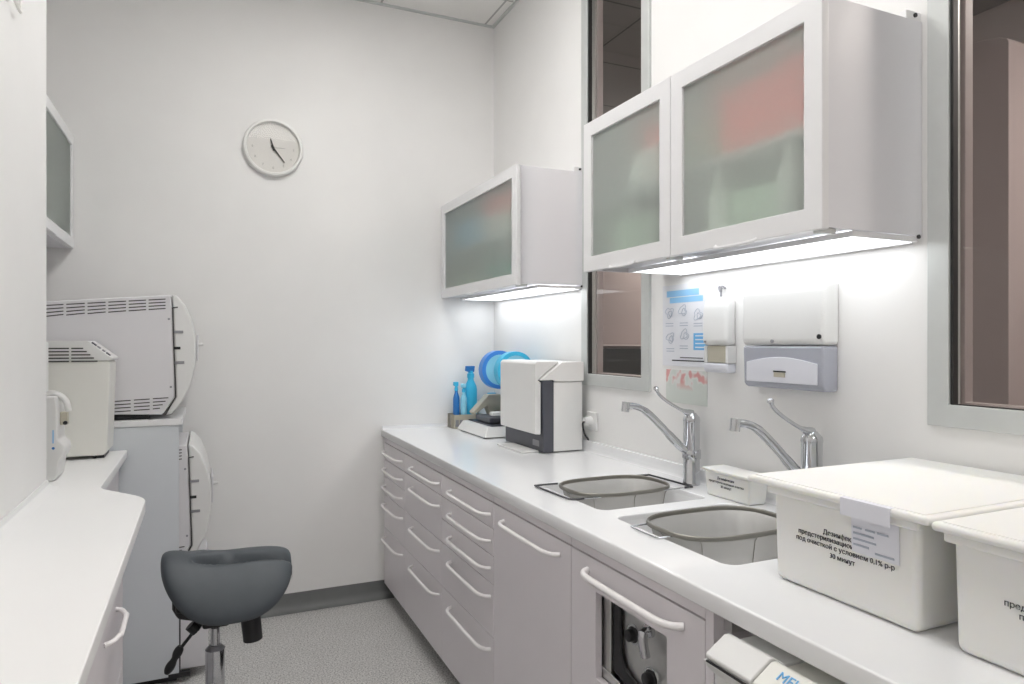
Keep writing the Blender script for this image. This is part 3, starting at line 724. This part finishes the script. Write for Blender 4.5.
carton('carton', 'red carton standing at the right end of the middle wall cabinet', 'carton', M['pink'], 1.255, 1.40, 1.59, 1.655, US, .103, G)
G = 'supplies in the corner wall cabinet'
carton('carton', 'blue carton on the upper shelf of the corner wall cabinet', 'carton', M['bluebox'], 1.24, 1.38, 3.10, 3.42, US, .13, G)
carton('carton', 'white carton on the upper shelf of the corner wall cabinet', 'carton', M['whitecard'], 1.24, 1.38, 2.68, 3.05, US, .10, G)
carton('carton', 'pink carton on top of the white carton in the corner wall cabinet', 'carton', M['pink'], 1.24, 1.38, 2.90, 3.04, US+.1022, .085, G)
carton('carton', 'flat red carton at the top right of the corner wall cabinet', 'carton', M['red'], 1.24, 1.38, 2.64, 2.88, US+.1022, .075, G)
carton('carton', 'teal carton on the lower shelf of the corner wall cabinet', 'carton', M['teal'], 1.24, 1.38, 2.68, 3.0, LS, .10, G)
carton('carton', 'pale green carton on the lower shelf of the corner wall cabinet', 'carton', M['greenpale'], 1.24, 1.38, 3.18, 3.40, LS, .085, G)

# ------------------------------------------------------------------ white tabletop device with the dark front strip
t = thing('tabletop_steriliser', 'boxy white tabletop device with a dark grey strip on the worktop', 'steriliser', (1.39, 2.76, .90))
MB().prism([(1.348, .905), (1.489, .905), (1.489, 1.200), (1.348, 1.200)], 2.560, 2.955).build('body', M['plastic'], t, bevel=.004)
MB().prism([(1.300, .903), (1.3475, .903), (1.3475, 1.208), (1.292, 1.208), (1.300, .985)], 2.557, 2.957).build('dark_front', M['darkgrey'], t, bevel=.003)
MB().prism([(1.281, 1.2088), (1.345, 1.2088), (1.348, 1.2015), (1.491, 1.2015), (1.491, 1.285), (1.384, 1.285)], 2.552, 2.945).build('top_cover', M['plastic'], t, bevel=.008, seg=3)
MB().prism([(1.262, .983), (1.291, .980), (1.2915, 1.20), (1.277, 1.2095), (1.379, 1.2855), (1.37, 1.288), (1.272, 1.288), (1.262, 1.278)], 2.566, 2.930).build('door', M['plastic'], t, bevel=.010, seg=4)
box('rating_label', M['midgrey'], t, 1.298, 1.3, 2.60, 2.66, .925, .95)
for a in (2.58, 2.90): box('foot', M['black'], t, 1.36, 1.48, a, a+.03, .9005, .9045)
box('drip_tray', M['plastic'], t, 1.215, 1.298, 2.60, 2.86, .9006, .908, bevel=.002)
t = thing('power_socket', 'white wall socket with plug behind the tabletop device', 'socket', (XR-.02, 2.53, 1.0))
box('faceplate', M['plastic'], t, XR-.012, XR-.0005, 2.49, 2.57, .99, 1.07, bevel=.003)
MB().cyl((XR-.012, 2.53, 1.03), (XR-.045, 2.53, 1.03), .021, .018).build('plug', M['plastic'], t, smooth=True)
c = MB().tube(catmull([(XR-.045, 2.53, 1.03), (XR-.055, 2.525, 1.02), (XR-.05, 2.52, .98), (XR-.028, 2.525, .955), (XR-.022, 2.54, .952)], 6), .004, 8).build('power_cord', M['black'], t, smooth=True)

# ------------------------------------------------------------------ pouch sealer, reels, bottles in the corner
t = thing('pouch_sealer', 'low white pouch sealing machine with grey arm in the far corner', 'sealing machine', (1.35, 3.26, .90))
MB().taper(1.235, 1.47, 3.06, 3.46, .905, 1.262, 1.47, 3.085, 3.44, .952).build('base', M['plastic'], t, bevel=.005, seg=3)
MB().prism([(1.285, .9525), (1.45, .9525), (1.45, .962), (1.29, .958)], 3.10, 3.42).build('bed', M['darkgrey'], t, bevel=.002)
MB().prism([(1.40, .96), (1.46, .96), (1.45, 1.09), (1.38, 1.09), (1.29, 1.00), (1.30, .985), (1.37, 1.03)], 3.36, 3.42).build('support_arm', M['beige'], t, bevel=.005)
MB().box(1.29, 1.44, 3.10, 3.135, 1.005, 1.025).build('press_bar', M['plastic'], t, bevel=.006)
MB().box(1.41, 1.45, 3.10, 3.36, .962, 1.004).build('hinge_block', M['black'], t, bevel=.004)
MB().box(1.30, 1.42, 3.15, 3.35, .9625, .99).build('roller_block', M['darkgrey'], t, bevel=.006)
for a, b in ((1.25, 3.09), (1.25, 3.41), (1.44, 3.09), (1.44, 3.41)):
    MB().cyl((a, b, .9005), (a, b, .9048), .008).build('foot', M['black'], t)
t = thing('reel_stand', 'dark bracket holding the blue pouch reels in the corner', 'stand', (1.44, 3.2, .962))
m = MB(); m.box(1.455, 1.475, 3.20, 3.215, .9525, 1.235); m.box(1.36, 1.475, 3.2, 3.215, 1.225, 1.24); m.build('upright', M['darkgrey'], t, bevel=.002)
MB().cyl((1.4085, 3.05, 1.225), (1.4085, 3.34, 1.225), .0075).build('spindle', M['chrome'], t, smooth=True)
def reel(cx, cy, cz, r, wd, label, m1):
    t = thing('pouch_reel', label, 'reel', (cx, cy, cz), 'rolls of sterilisation pouch')
    MB().lathe([(.022, -wd/2), (r*.80-.0005, -wd/2), (r*.80-.0005, wd/2), (.022, wd/2)], (cx, cy, cz), 'y', 48, loop=True).build('film_roll', M['cyanlight'], t, smooth=True)
    MB().lathe([(r*.80, -wd/2-.002), (r, -wd/2-.002), (r, wd/2), (r*.80, wd/2)], (cx, cy, cz), 'y', 48, loop=True).build('outer_layer', m1, t, smooth=True)
    MB().lathe([(.010, -wd/2-.003), (.022, -wd/2-.003), (.022, wd/2), (.010, wd/2)], (cx, cy, cz), 'y', 32, loop=True).build('core', M['whitecard'], t, smooth=True)
reel(1.4085, 3.30, 1.225, .100, .05, 'far roll of blue sterilisation pouch above the sealer', M['reelblue'])
reel(1.4085, 3.10, 1.225, .098, .05, 'near roll of blue sterilisation pouch, mostly behind the white device', M['cyan'])
t = thing('bottle_rack', 'small beige rack holding blue bottles against the back wall', 'rack', (1.30, 3.54, .90))
m = MB(); m.box(1.232, 1.40, 3.485, 3.491, .9005, .975).box(1.232, 1.40, 3.594, 3.60, .9005, .975).box(1.232, 1.238, 3.491, 3.594, .9005, .975).box(1.394, 1.40, 3.491, 3.594, .9005, .975).box(1.238, 1.394, 3.491, 3.594, .9005, .906)
m.build('box_body', M['beige'], t, bevel=.001)
for a in (1.238, 1.262): box('card_slot', M['midgrey'], t, a, a+.018, 3.4835, 3.4848, .912, .948)
def blue_bottle(x, y, z, r, h, m1, m2, label):
    t = thing('spray_bottle', label, 'bottle', (x, y, z), 'blue bottles in the corner')
    MB().lathe([(0, 0), (r*.95, 0), (r, .01), (r, h*.60), (r*.92, h*.66), (r*.5, h*.76), (r*.45, h*.80), (0, h*.80)], (x, y, z), 'z', 24).build('body', m1, t, smooth=True)
    MB().lathe([(0, h*.801), (r*.55, h*.801), (r*.55, h*.87), (r*.4, h*.88), (r*.4, h*.92), (0, h*.92)], (x, y, z), 'z', 20).build('collar', M['cyan'], t, smooth=True)
    MB().prism([(x-r*.9, z+h*.92), (x-r*.8, z+h*1.0), (x+r*.6, z+h*1.0), (x+r*.5, z+h*.90), (x-r*.4, z+h*.90)], y-.012, y+.012).build('pump_head', m2, t, bevel=.003)
blue_bottle(1.260, 3.535, .907, .018, .245, M['tealblue'], M['cyan'], 'slim deep blue bottle, leftmost in the corner rack')
blue_bottle(1.297, 3.518, .907, .018, .235, M['cyanlight'], M['cyanlight'], 'pale blue bottle in the middle of the corner rack')
blue_bottle(1.350, 3.550, .907, .036, .330, M['cyan'], M['tealblue'], 'tall wide cyan bottle at the right of the corner rack')
t = thing('pouch_pack', 'crumpled cyan pouch pack standing behind the sealer below the reels', 'pack', (1.42, 3.475, .90))
MB().taper(1.425, 1.49, 3.472, 3.498, .9005, 1.425, 1.475, 3.476, 3.50, 1.09).build('pack', M['cyan'], t, bevel=.006)

# ------------------------------------------------------------------ left desk
ZD = .95
dk = thing('desk', 'white L-shaped desk top running along the left wall', 'desk', (-.28, 1.3, ZD-.03))
o = [(XL+.001, -1.0), (-.141, -1.0), (-.141, 2.035), (-.1425, 2.06), (-.148, 2.085), (-.158, 2.11), (-.172, 2.135), (-.262, 2.262), (-.270, 2.285), (-.272, 2.31), (-.272, 3.035), (XA+.001, 3.035), (XA+.001, YL+.001), (XL+.001, YL+.001)]
MB().prism(o, ZD-.030, ZD, 'z').build('slab', M['desk'], dk, bevel=.003)
prof = [(XL+.001, ZD+.022), (XL+.005, ZD+.022), (XL+.008, ZD+.010), (XL+.018, ZD+.0035), (XL+.034, ZD), (XL+.001, ZD)]
MB().prism(prof, -1.0, YL-.01).build('upstand', M['desk'], dk, smooth=True)
def desk_cabinet(x, y0, y1, label, rows, hl, xb):
    t = thing('desk_cabinet', label, 'cabinet', ((x+xb)/2, (y0+y1)/2, 0), 'cabinets under the left desk')
    box('carcass', M['carcass'], t, xb, x-.019, y0, y1, .085, ZD-.0305)
    box('plinth', M['plinth'], t, xb, x-.07, y0, y1, 0, .0845)
    zz = ZD-.045
    for h in rows:
        d = MB().box(x-.018, x, y0+.0015, y1-.0015, zz-h+.0015, zz-.0015).build('drawer', M['drawer'], t, bevel=.0015)
        ym = (y0+y1)/2
        bow(MB(), x, ym-hl, ym+hl, zz-.10, d=.024, r=.0050, sgn=1).build('handle', M['handle'], d, smooth=True)
        zz -= h
desk_cabinet(-.170, 1.33, 1.80, 'grey drawer cabinet under the far end of the left desk', (.27, .27, .28), .095, XL+.002)
desk_cabinet(-.168, .85, 1.329, 'grey drawer cabinet under the left desk, nearer the viewer', (.27, .27, .28), .095, XL+.002)
desk_cabinet(-.300, YL+.06, 3.03, 'set-back cabinet under the narrow part of the desk', (.27, .27, .28), .10, -.80)
m = MB(); m.box(XL+.002, -.30, 1.801, YL-.001, .0, ZD-.0305); m.build('support_panel', M['carcass'], None)
tag(bpy.data.objects['support_panel'], 'plain recessed panel under the corner of the left desk', 'panel')

# ------------------------------------------------------------------ pedestal cabinet and the two autoclaves
PY0, PY1 = 3.05, 3.60
t = thing('autoclave_cabinet', 'tall blue-grey cabinet carrying one autoclave and housing another', 'cabinet', (-.42, 3.3, 0))
m = MB(); m.box(-.79, -.092, PY0, PY0+.018, .03, 1.036).box(-.79, -.092, PY1-.018, PY1, .03, 1.036).box(-.79, -.775, PY0+.018, PY1-.018, .03, 1.036)
m.build('side_panels', M['bluegrey'], t, bevel=.001)
box('shelf', M['bluegrey'], t, -.7745, -.10, PY0+.0185, PY1-.0185, .434, .4535)
box('bottom', M['bluegrey'], t, -.775, -.10, PY0+.018, PY1-.018, .035, .05)
box('top_plate', M['doorframe'], t, -.80, -.079, PY0-.004, PY1, 1.0365, 1.062, bevel=.003)
for y in (PY0+.03, PY1-.07): box('foot', M['black'], t, -.76, -.10, y, y+.04, 0, .0295)
d = MB().prism([(-.09, .042), (.010, .042), (.016, .06), (.016, .41), (.010, .43), (-.09, .43)], PY0+.022, PY1-.022).build('drawer', M['acbody'], t, bevel=.004)
box('drawer_gap', M['black'], d, -.0915, -.0865, PY0+.0185, PY1-.0185, .035, .432)
box('kick_bar', M['black'], d, -.13, -.05, PY0-.004, PY0+.02, .022, .041)

def autoclave(dx, dz, y0, label, cut=None, parent_group='bench autoclaves'):
    """side profile measured on the near face; dx, dz shift the second one"""
    y1 = y0+.47
    xl = -.74 if cut is None else cut
    t = thing('autoclave', label, 'autoclave', (-.40+dx, (y0+y1)/2, 1.0625+dz), parent_group)
    def Z(x): return 1.560+(x+.11)*.085
    body = [(xl, 1.105), (-.150, 1.080), (-.106, 1.150), (-.117, 1.515), (-.122, Z(-.12)), (xl, Z(xl))]
    MB().prism([(x+dx, z+dz) for x, z in body], y0, y1).build('housing', M['acbody'], t, bevel=.006, seg=3)
    door = [(-.146, 1.078), (-.102, 1.150), (-.1135, 1.508), (-.117, 1.562), (-.098, 1.555), (-.070, 1.520), (-.045, 1.455), (-.030, 1.378), (-.031, 1.280), (-.050, 1.190), (-.085, 1.120), (-.120, 1.080)]
    d = MB().prism([(x+dx, z+dz) for x, z in door], y0-.001, y1+.001).build('door', M['plastic'], t, bevel=.008, seg=3)
    MB().tube([(-.141+dx, y0-.002, 1.079+dz), (-.1035+dx, y0-.002, 1.150+dz), (-.1150+dx, y0-.002, 1.507+dz), (-.096+dx, y0-.002, 1.510+dz)], .0024, 6).build('door_gap', M['slot'], t)
    for z, L in ((1.410, .036), (1.345, .024), (1.287, .036)):
        x = -.112+dx+(1.41-z)*.03
        MB().box(x, x+L, y0-.004, y0-.0005, z-.005+dz, z+.006+dz).build('hinge_pin', M['midgrey'] if L > .03 else M['black'], d, bevel=.001)
    hx = -.029+dx
    MB().prism([(hx, 1.29+dz), (hx+.006, 1.29+dz), (hx+.008, 1.40+dz), (hx, 1.40+dz)], y0+.12, y0+.34).build('handle', M['acbody'], d, bevel=.002)
    MB().cyl((hx+.006, y0+.20, 1.357+dz), (hx+.026, y0+.20, 1.36+dz), .007).build('knob', M['plastic'], d, smooth=True)
    # ventilation slots, top and bottom rows
    m = MB()
    for c in range(10):
        xa = -.140-.069*c; xb = xa-.060
        if xb < xl+.01: break
        for r in range(4):
            za, zb_ = Z(xa)-.014-.0125*r, Z(xb)-.014-.0125*r*(1+.02*c)
            m.bm.faces.new([m.bm.verts.new(p) for p in ((xa+dx, y0-.0006, za+dz), (xa+dx, y0-.0006, za-.0042+dz), (xb+dx, y0-.0006, zb_-.0042+dz), (xb+dx, y0-.0006, zb_+dz))])
    m.build('vent', M['slot'], t)
    m = MB()
    for c in range(9):
        xa = -.130-.066*c; xb = xa-.055
        if xb < xl+.01: break
        for r in range(4):
            xs = xa-(.010*r if c == 0 else 0); za = 1.149-.0135*r-(.003*c)
            m.bm.faces.new([m.bm.verts.new(p) for p in ((xs+dx, y0-.0006, za+dz), (xs+dx, y0-.0006, za-.004+dz), (xb+dx, y0-.0006, za-.006+dz), (xb+dx, y0-.0006, za-.002+dz))])
    m.build('vent', M['slot'], t)
    m = MB()
    for x, z in ((-.128, 1.462), (-.121, 1.190)): m.cyl((x+dx, y0+.002, z+dz), (x+dx, y0-.002, z+dz), .0045, n=10)
    m.build('screws', M['midgrey'], t)
    m = MB(); m.box(max(xl, -.70)+dx, -.20+dx, y0+.03, y0+.06, 1.0625+dz, 1.11+dz).box(max(xl, -.70)+dx, -.20+dx, y1-.06, y1-.03, 1.0625+dz, 1.11+dz)
    m.build('feet', M['black'], t, bevel=.003)
    return t
autoclave(0, 0, 3.055, 'white bench autoclave on top of the blue-grey cabinet, vents along its side')
autoclave(.058, -.608, 3.075, 'white autoclave inside the blue-grey cabinet, only its door edge showing', cut=-.70)

# ------------------------------------------------------------------ small white appliance and dispenser on the desk
t = thing('small_steriliser', 'small off-white steriliser with sloped control panel on the left desk', 'steriliser', (-.42, 2.93, ZD))
y0, y1 = 2.845, 3.030
MB().prism([(-.62, ZD+.012), (-.330, ZD+.012), (-.318, ZD+.024), (-.309, 1.290), (-.312, 1.302), (-.52, 1.302), (-.62, 1.29)], y0, y1).build('housing', M['plasticwarm'], t, bevel=.006, seg=3)
MB().prism([(-.62, 1.3025), (-.306, 1.3025), (-.302, 1.308), (-.306, 1.316), (-.378, 1.374), (-.62, 1.374)], y0-.002, y1+.002).build('top_cover', M['plastic'], t, bevel=.005, seg=3)
n = Vector((.072, 0, -.060)).normalized(); up = Vector((.060, 0, .072)).normalized()
for k, (a, L, r) in enumerate(((.012, .018, .006), (.034, .012, .005), (.054, .010, .005), (.070, .016, .008))):
    c = Vector((-.378, 0, 1.374))+n*a+up*.001
    MB().prism([(c.x, c.z), (c.x+n.x*L, c.z+n.z*L), (c.x+n.x*L+up.x*.004, c.z+n.z*L+up.z*.004), (c.x+up.x*.004, c.z+up.z*.004)], y0+.004, y0+.03).build('button', M['darkgrey'] if k in (0, 3) else M['midgrey'], t)
m = MB()
for r in range(5):
    z = 1.345-.0115*r
    for xa, xb in ((-.500, -.435), (-.428, -.392+.011*r)):
        m.box(xa, xb, y0-.0032, y0-.0022, z, z+.0045)
m.build('vents', M['slot'], t)
for a in (-.56, -.36): box('foot', M['black'], t, a, a+.03, y0+.02, y0+.16, ZD+.0002, ZD+.0115)

t = thing('pump_dispenser', 'white hooked dispenser half hidden by the left partition', 'dispenser', (-.44, 2.50, ZD))
y0, y1 = 2.44, 2.56
MB().prism([(-.52, ZD+.001), (-.412, ZD+.001), (-.404, ZD+.012), (-.398, ZD+.06), (-.384, ZD+.085), (-.386, ZD+.105), (-.402, ZD+.125), (-.404, ZD+.22), (-.408, ZD+.255), (-.52, ZD+.255)], y0, y1).build('body', M['plastic'], t, bevel=.006, seg=3)
MB().tube(catmull([(-.455, 2.49, ZD+.245), (-.43, 2.49, ZD+.262), (-.405, 2.49, ZD+.255), (-.388, 2.49, ZD+.235), (-.382, 2.49, ZD+.205)], 5), .009, 10).build('hooked_pipe', M['plastic'], t, smooth=True)
MB().box(-.403, -.383, 2.478, 2.505, ZD+.165, ZD+.205).build('nozzle', M['beige'], t, bevel=.003)
MB().cyl((-.388, 2.477, ZD+.172), (-.388, 2.470, ZD+.172), .006, n=12).build('button', M['black'], t)
box('blue_mark', M['blueink'], t, -.4155, -.4125, y0-.0005, y0+.0, ZD+.115, ZD+.155)
MB().cyl((-.4135, y0+.001, ZD+.10), (-.4135, y0-.001, ZD+.10), .004, n=12).build('indicator', M['tealblue'], t)
t = thing('small_steriliser_holder', 'white bracket on the desk behind the hooked dispenser', 'bracket', (-.52, 2.70, ZD))
MB().prism([(-.56, ZD+.001), (-.485, ZD+.001), (-.485, ZD+.18), (-.479, ZD+.19), (-.479, ZD+.42), (-.56, ZD+.42)], 2.66, 2.75).build('body', M['plastic'], t, bevel=.004)
box('clip', M['midgrey'], t, -.490, -.472, 2.655, 2.6595, ZD+.283, ZD+.290)

# left wall cabinet with frosted glass, in the alcove
t = thing('wall_cabinet', 'wall cabinet with frosted door half hidden by the left partition', 'wall cabinet', (-.75, 3.1, 1.79), 'wall cabinet on the left')
lx = -.535; z0, z1 = 1.792, 2.295; y0, y1 = 2.55, 3.625
m = MB(); th = .018; xb = XA+.001
m.box(xb, lx-.022, y0, y0+th, z0, z1).box(xb, lx-.022, y1-th, y1, z0, z1).box(xb, lx-.022, y0+th, y1-th, z0, z0+th).box(xb, lx-.022, y0+th, y1-th, z1-th, z1).box(xb, xb+.008, y0+th, y1-th, z0+th, z1-th)
m.build('carcass', M['cabwhite'], t, bevel=.0015)
box('shelf', M['cabwhite'], t, xb+.009, lx-.04, y0+th+.001, y1-th-.001, 2.03, 2.046)
d = frost_door(t, lx, y0+.001, y1-.001, z0, z1, .046, sgn=1)
t = thing('carton', 'pale carton low behind the frosted door of the left wall cabinet', 'carton', (-.7, 3.35, z0+th), 'supplies in the left wall cabinet')
box('carton_body', M['whitecard'], t, -.72, -.60, 3.2, 3.45, z0+th+.0005, z0+th+.10, bevel=.002)

# pale curled shape made up for a faint smudge on the left wall
t = thing('wall_smudge', 'pale curled shape made up for a faint smudge high on the left wall', 'hook', (XL+.006, 1.92, 2.16))
MB().tube(catmull([(XL+.002, 1.955, 2.27), (XL+.008, 1.935, 2.20), (XL+.014, 1.950, 2.165), (XL+.014, 1.985, 2.165), (XL+.010, 1.99, 2.20), (XL+.006, 1.97, 2.23)], 5), .004, 8).build('loop', M['ceil'], t, smooth=True)
MB().tube(catmull([(XL+.002, 1.86, 2.30), (XL+.008, 1.87, 2.20), (XL+.010, 1.89, 2.17), (XL+.004, 1.90, 2.15)], 5), .004, 8).build('prong', M['ceil'], t, smooth=True)

# ------------------------------------------------------------------ clock
CLX, CLZ, CR = .317, 2.345, .143
t = thing('wall_clock', 'round white wall clock with pale numerals and thin dark hands', 'clock', (CLX, YB, CLZ))
MB().lathe([(CR*.93, -.0005), (CR, -.006), (CR, -.022), (CR*.965, -.034), (CR*.90, -.036), (CR*.875, -.026), (CR*.87, -.018)], (CLX, YB, CLZ), 'y', 64, loop=True).build('rim', M['rimgrey'], t, smooth=True)
MB().lathe([(0, -.012), (CR*.872, -.012), (CR*.872, -.006), (0, -.006)], (CLX, YB, CLZ), 'y', 64).build('face', M['face'], t)
for i in range(1, 13):
    a = 2*PI*i/12
    text('numeral', str(i), M['numeral'], t, (CLX+.098*math.sin(a), YB-.0125, CLZ+.098*math.cos(a)-.006), .017, (1,0,0), (0,0,1), .0003, 'CENTER')
def hand(name, a, L, w_, y, m, back=.015):
    dx, dz = math.sin(a), math.cos(a); px, pz = dz, -dx
    p = [(CLX-dx*back+px*w_, CLZ-dz*back+pz*w_), (CLX+dx*L+px*w_*.5, CLZ+dz*L+pz*w_*.5), (CLX+dx*L-px*w_*.5, CLZ+dz*L-pz*w_*.5), (CLX-dx*back-px*w_, CLZ-dz*back-pz*w_)]
    MB().prism(p, y-.001, y).build(name, m, t)
hand('hour_hand', math.radians(-16), .048, .0050, YB-.016, M['black'])
hand('minute_hand', math.radians(142), .088, .0042, YB-.018, M['black'])
hand('second_hand', math.radians(88), .055, .0012, YB-.020, M['midgrey'])
MB().cyl((CLX, YB-.013, CLZ), (CLX, YB-.022, CLZ), .006, n=16).build('hub', M['black'], t)
MB().lathe([(0, -.0285), (CR*.872, -.0285), (CR*.872, -.0265), (0, -.0265)], (CLX, YB, CLZ), 'y', 64).build('cover_glass', M['thinglass'], t)

# ------------------------------------------------------------------ saddle stool
SX, SY = .068, 2.27
t = thing('saddle_stool', 'grey split-saddle stool on a chrome column', 'stool', (.03, SY, 0))
bm = MB(); nu, nv = 128, 72; rows = []
A_, B_ = .184, .165
def seatmap(u, v):
    # u round the plan, v from the top pole to the bottom pole
    ph = -PI/2 + PI*v; cr = max(0, math.cos(ph))**.62; sz = -math.sin(ph)
    c_, s_ = math.cos(u), math.sin(u)
    p = A_*cr*math.copysign(abs(c_)**.66, c_); q = B_*cr*math.copysign(abs(s_)**.66, s_)
    e = p/A_; g = q/B_
    th = .042+.010*max(0, -e)
    zc = .680 + (.040*e*e if e < 0 else .002*e*e)
    droop = .105*(abs(g)**1.8)*(1-.25*abs(e)**3)
    z = zc-droop + th*math.copysign(abs(sz)**.75, sz)
    if sz > -.1 and p > -.105:
        k = min(1, (p+.105)/.035); z += k*(.007*math.exp(-((q-.035)/.06)**2) - .048*math.exp(-((q+.035)/.012)**2))
    return (SX+p, SY+q, z)
for j in range(nv+1):
    rows.append([bm.bm.verts.new(seatmap(2*PI*i/nu, j/nv)) for i in range(nu)])
for a, b in zip(rows, rows[1:]):
    for i in range(nu): bm.bm.faces.new((a[i], a[(i+1) % nu], b[(i+1) % nu], b[i]))
bm.build('seat', M['seat'], t, smooth=True, auto=math.radians(80))
MB().box(-.075, .085, SY-.085, SY+.085, .585, .612).build('seat_plate', M['black'], t, bevel=.008)
MB().prism([(-.085, .590), (-.070, .560), (-.02, .545), (.09, .545), (.12, .560), (.12, .60), (-.085, .62)], SY-.06, SY+.06).build('tilt_mechanism', M['black'], t, bevel=.01)
MB().box(-.005, .070, SY-.05, SY+.05, .515, .552).build('mechanism_box', M['black'], t, bevel=.008)
MB().tube([(.126, SY-.03, .57), (.137, SY-.035, .458)], [.030, .028], 20).build('tilt_knob', M['black'], t, smooth=True)
MB().tube(catmull([(-.005, SY-.03, .545), (-.03, SY-.04, .510), (-.065, SY-.05, .470), (-.08, SY-.05, .445)], 4), [.012]*4+[.005]*9, 10).build('lever', M['black'], t, smooth=True)
MB().tube(catmull([(-.062, SY-.05, .480), (-.075, SY-.05, .452), (-.088, SY-.05, .428), (-.100, SY-.05, .406)], 4), [.008, .012, .013, .013, .011, .009, .010, .012, .013, .013, .012, .010, .006], 10).build('lever_grip', M['black'], t, smooth=True)
MB().tube([(-.038, SY-.045, .535), (-.02, SY-.045, .515)], .016, 12).build('lever_boss', M['black'], t, smooth=True)
MB().cyl((.031, SY, .10), (.031, SY, .435), .0275, n=32).build('column', M['chrome'], t, smooth=True)
MB().cyl((.031, SY, .4355), (.031, SY, .447), .0285, .018, n=32).build('column_collar', M['midgrey'], t, smooth=True)
MB().cyl((.031, SY, .447), (.031, SY, .50), .0135, n=24).build('piston', M['chrome'], t, smooth=True)
MB().lathe([(0, 0), (.045, 0), (.045, .03), (.03, .045), (0, .045)], (.031, SY, .065), 'z', 24).build('base_hub', M['chrome'], t, smooth=True)
for k in range(5):
    a = math.radians(20+72*k); dx, dy = math.cos(a), math.sin(a)
    e = (.031+dx*.22, SY+dy*.22)
    MB().tube([(.031+dx*.03, SY+dy*.03, .088), (e[0], e[1], .075)], [.018, .012], 10).build('base_leg', M['chrome'], t, smooth=True)
    c = MB(); c.cyl((e[0]-dy*.012, e[1]+dx*.012, .0255), (e[0]+dy*.012, e[1]-dx*.012, .0255), .025, n=20)
    c.cyl((e[0], e[1], .03), (e[0], e[1], .075), .007, n=8); c.build('castor', M['black'], t, smooth=True)
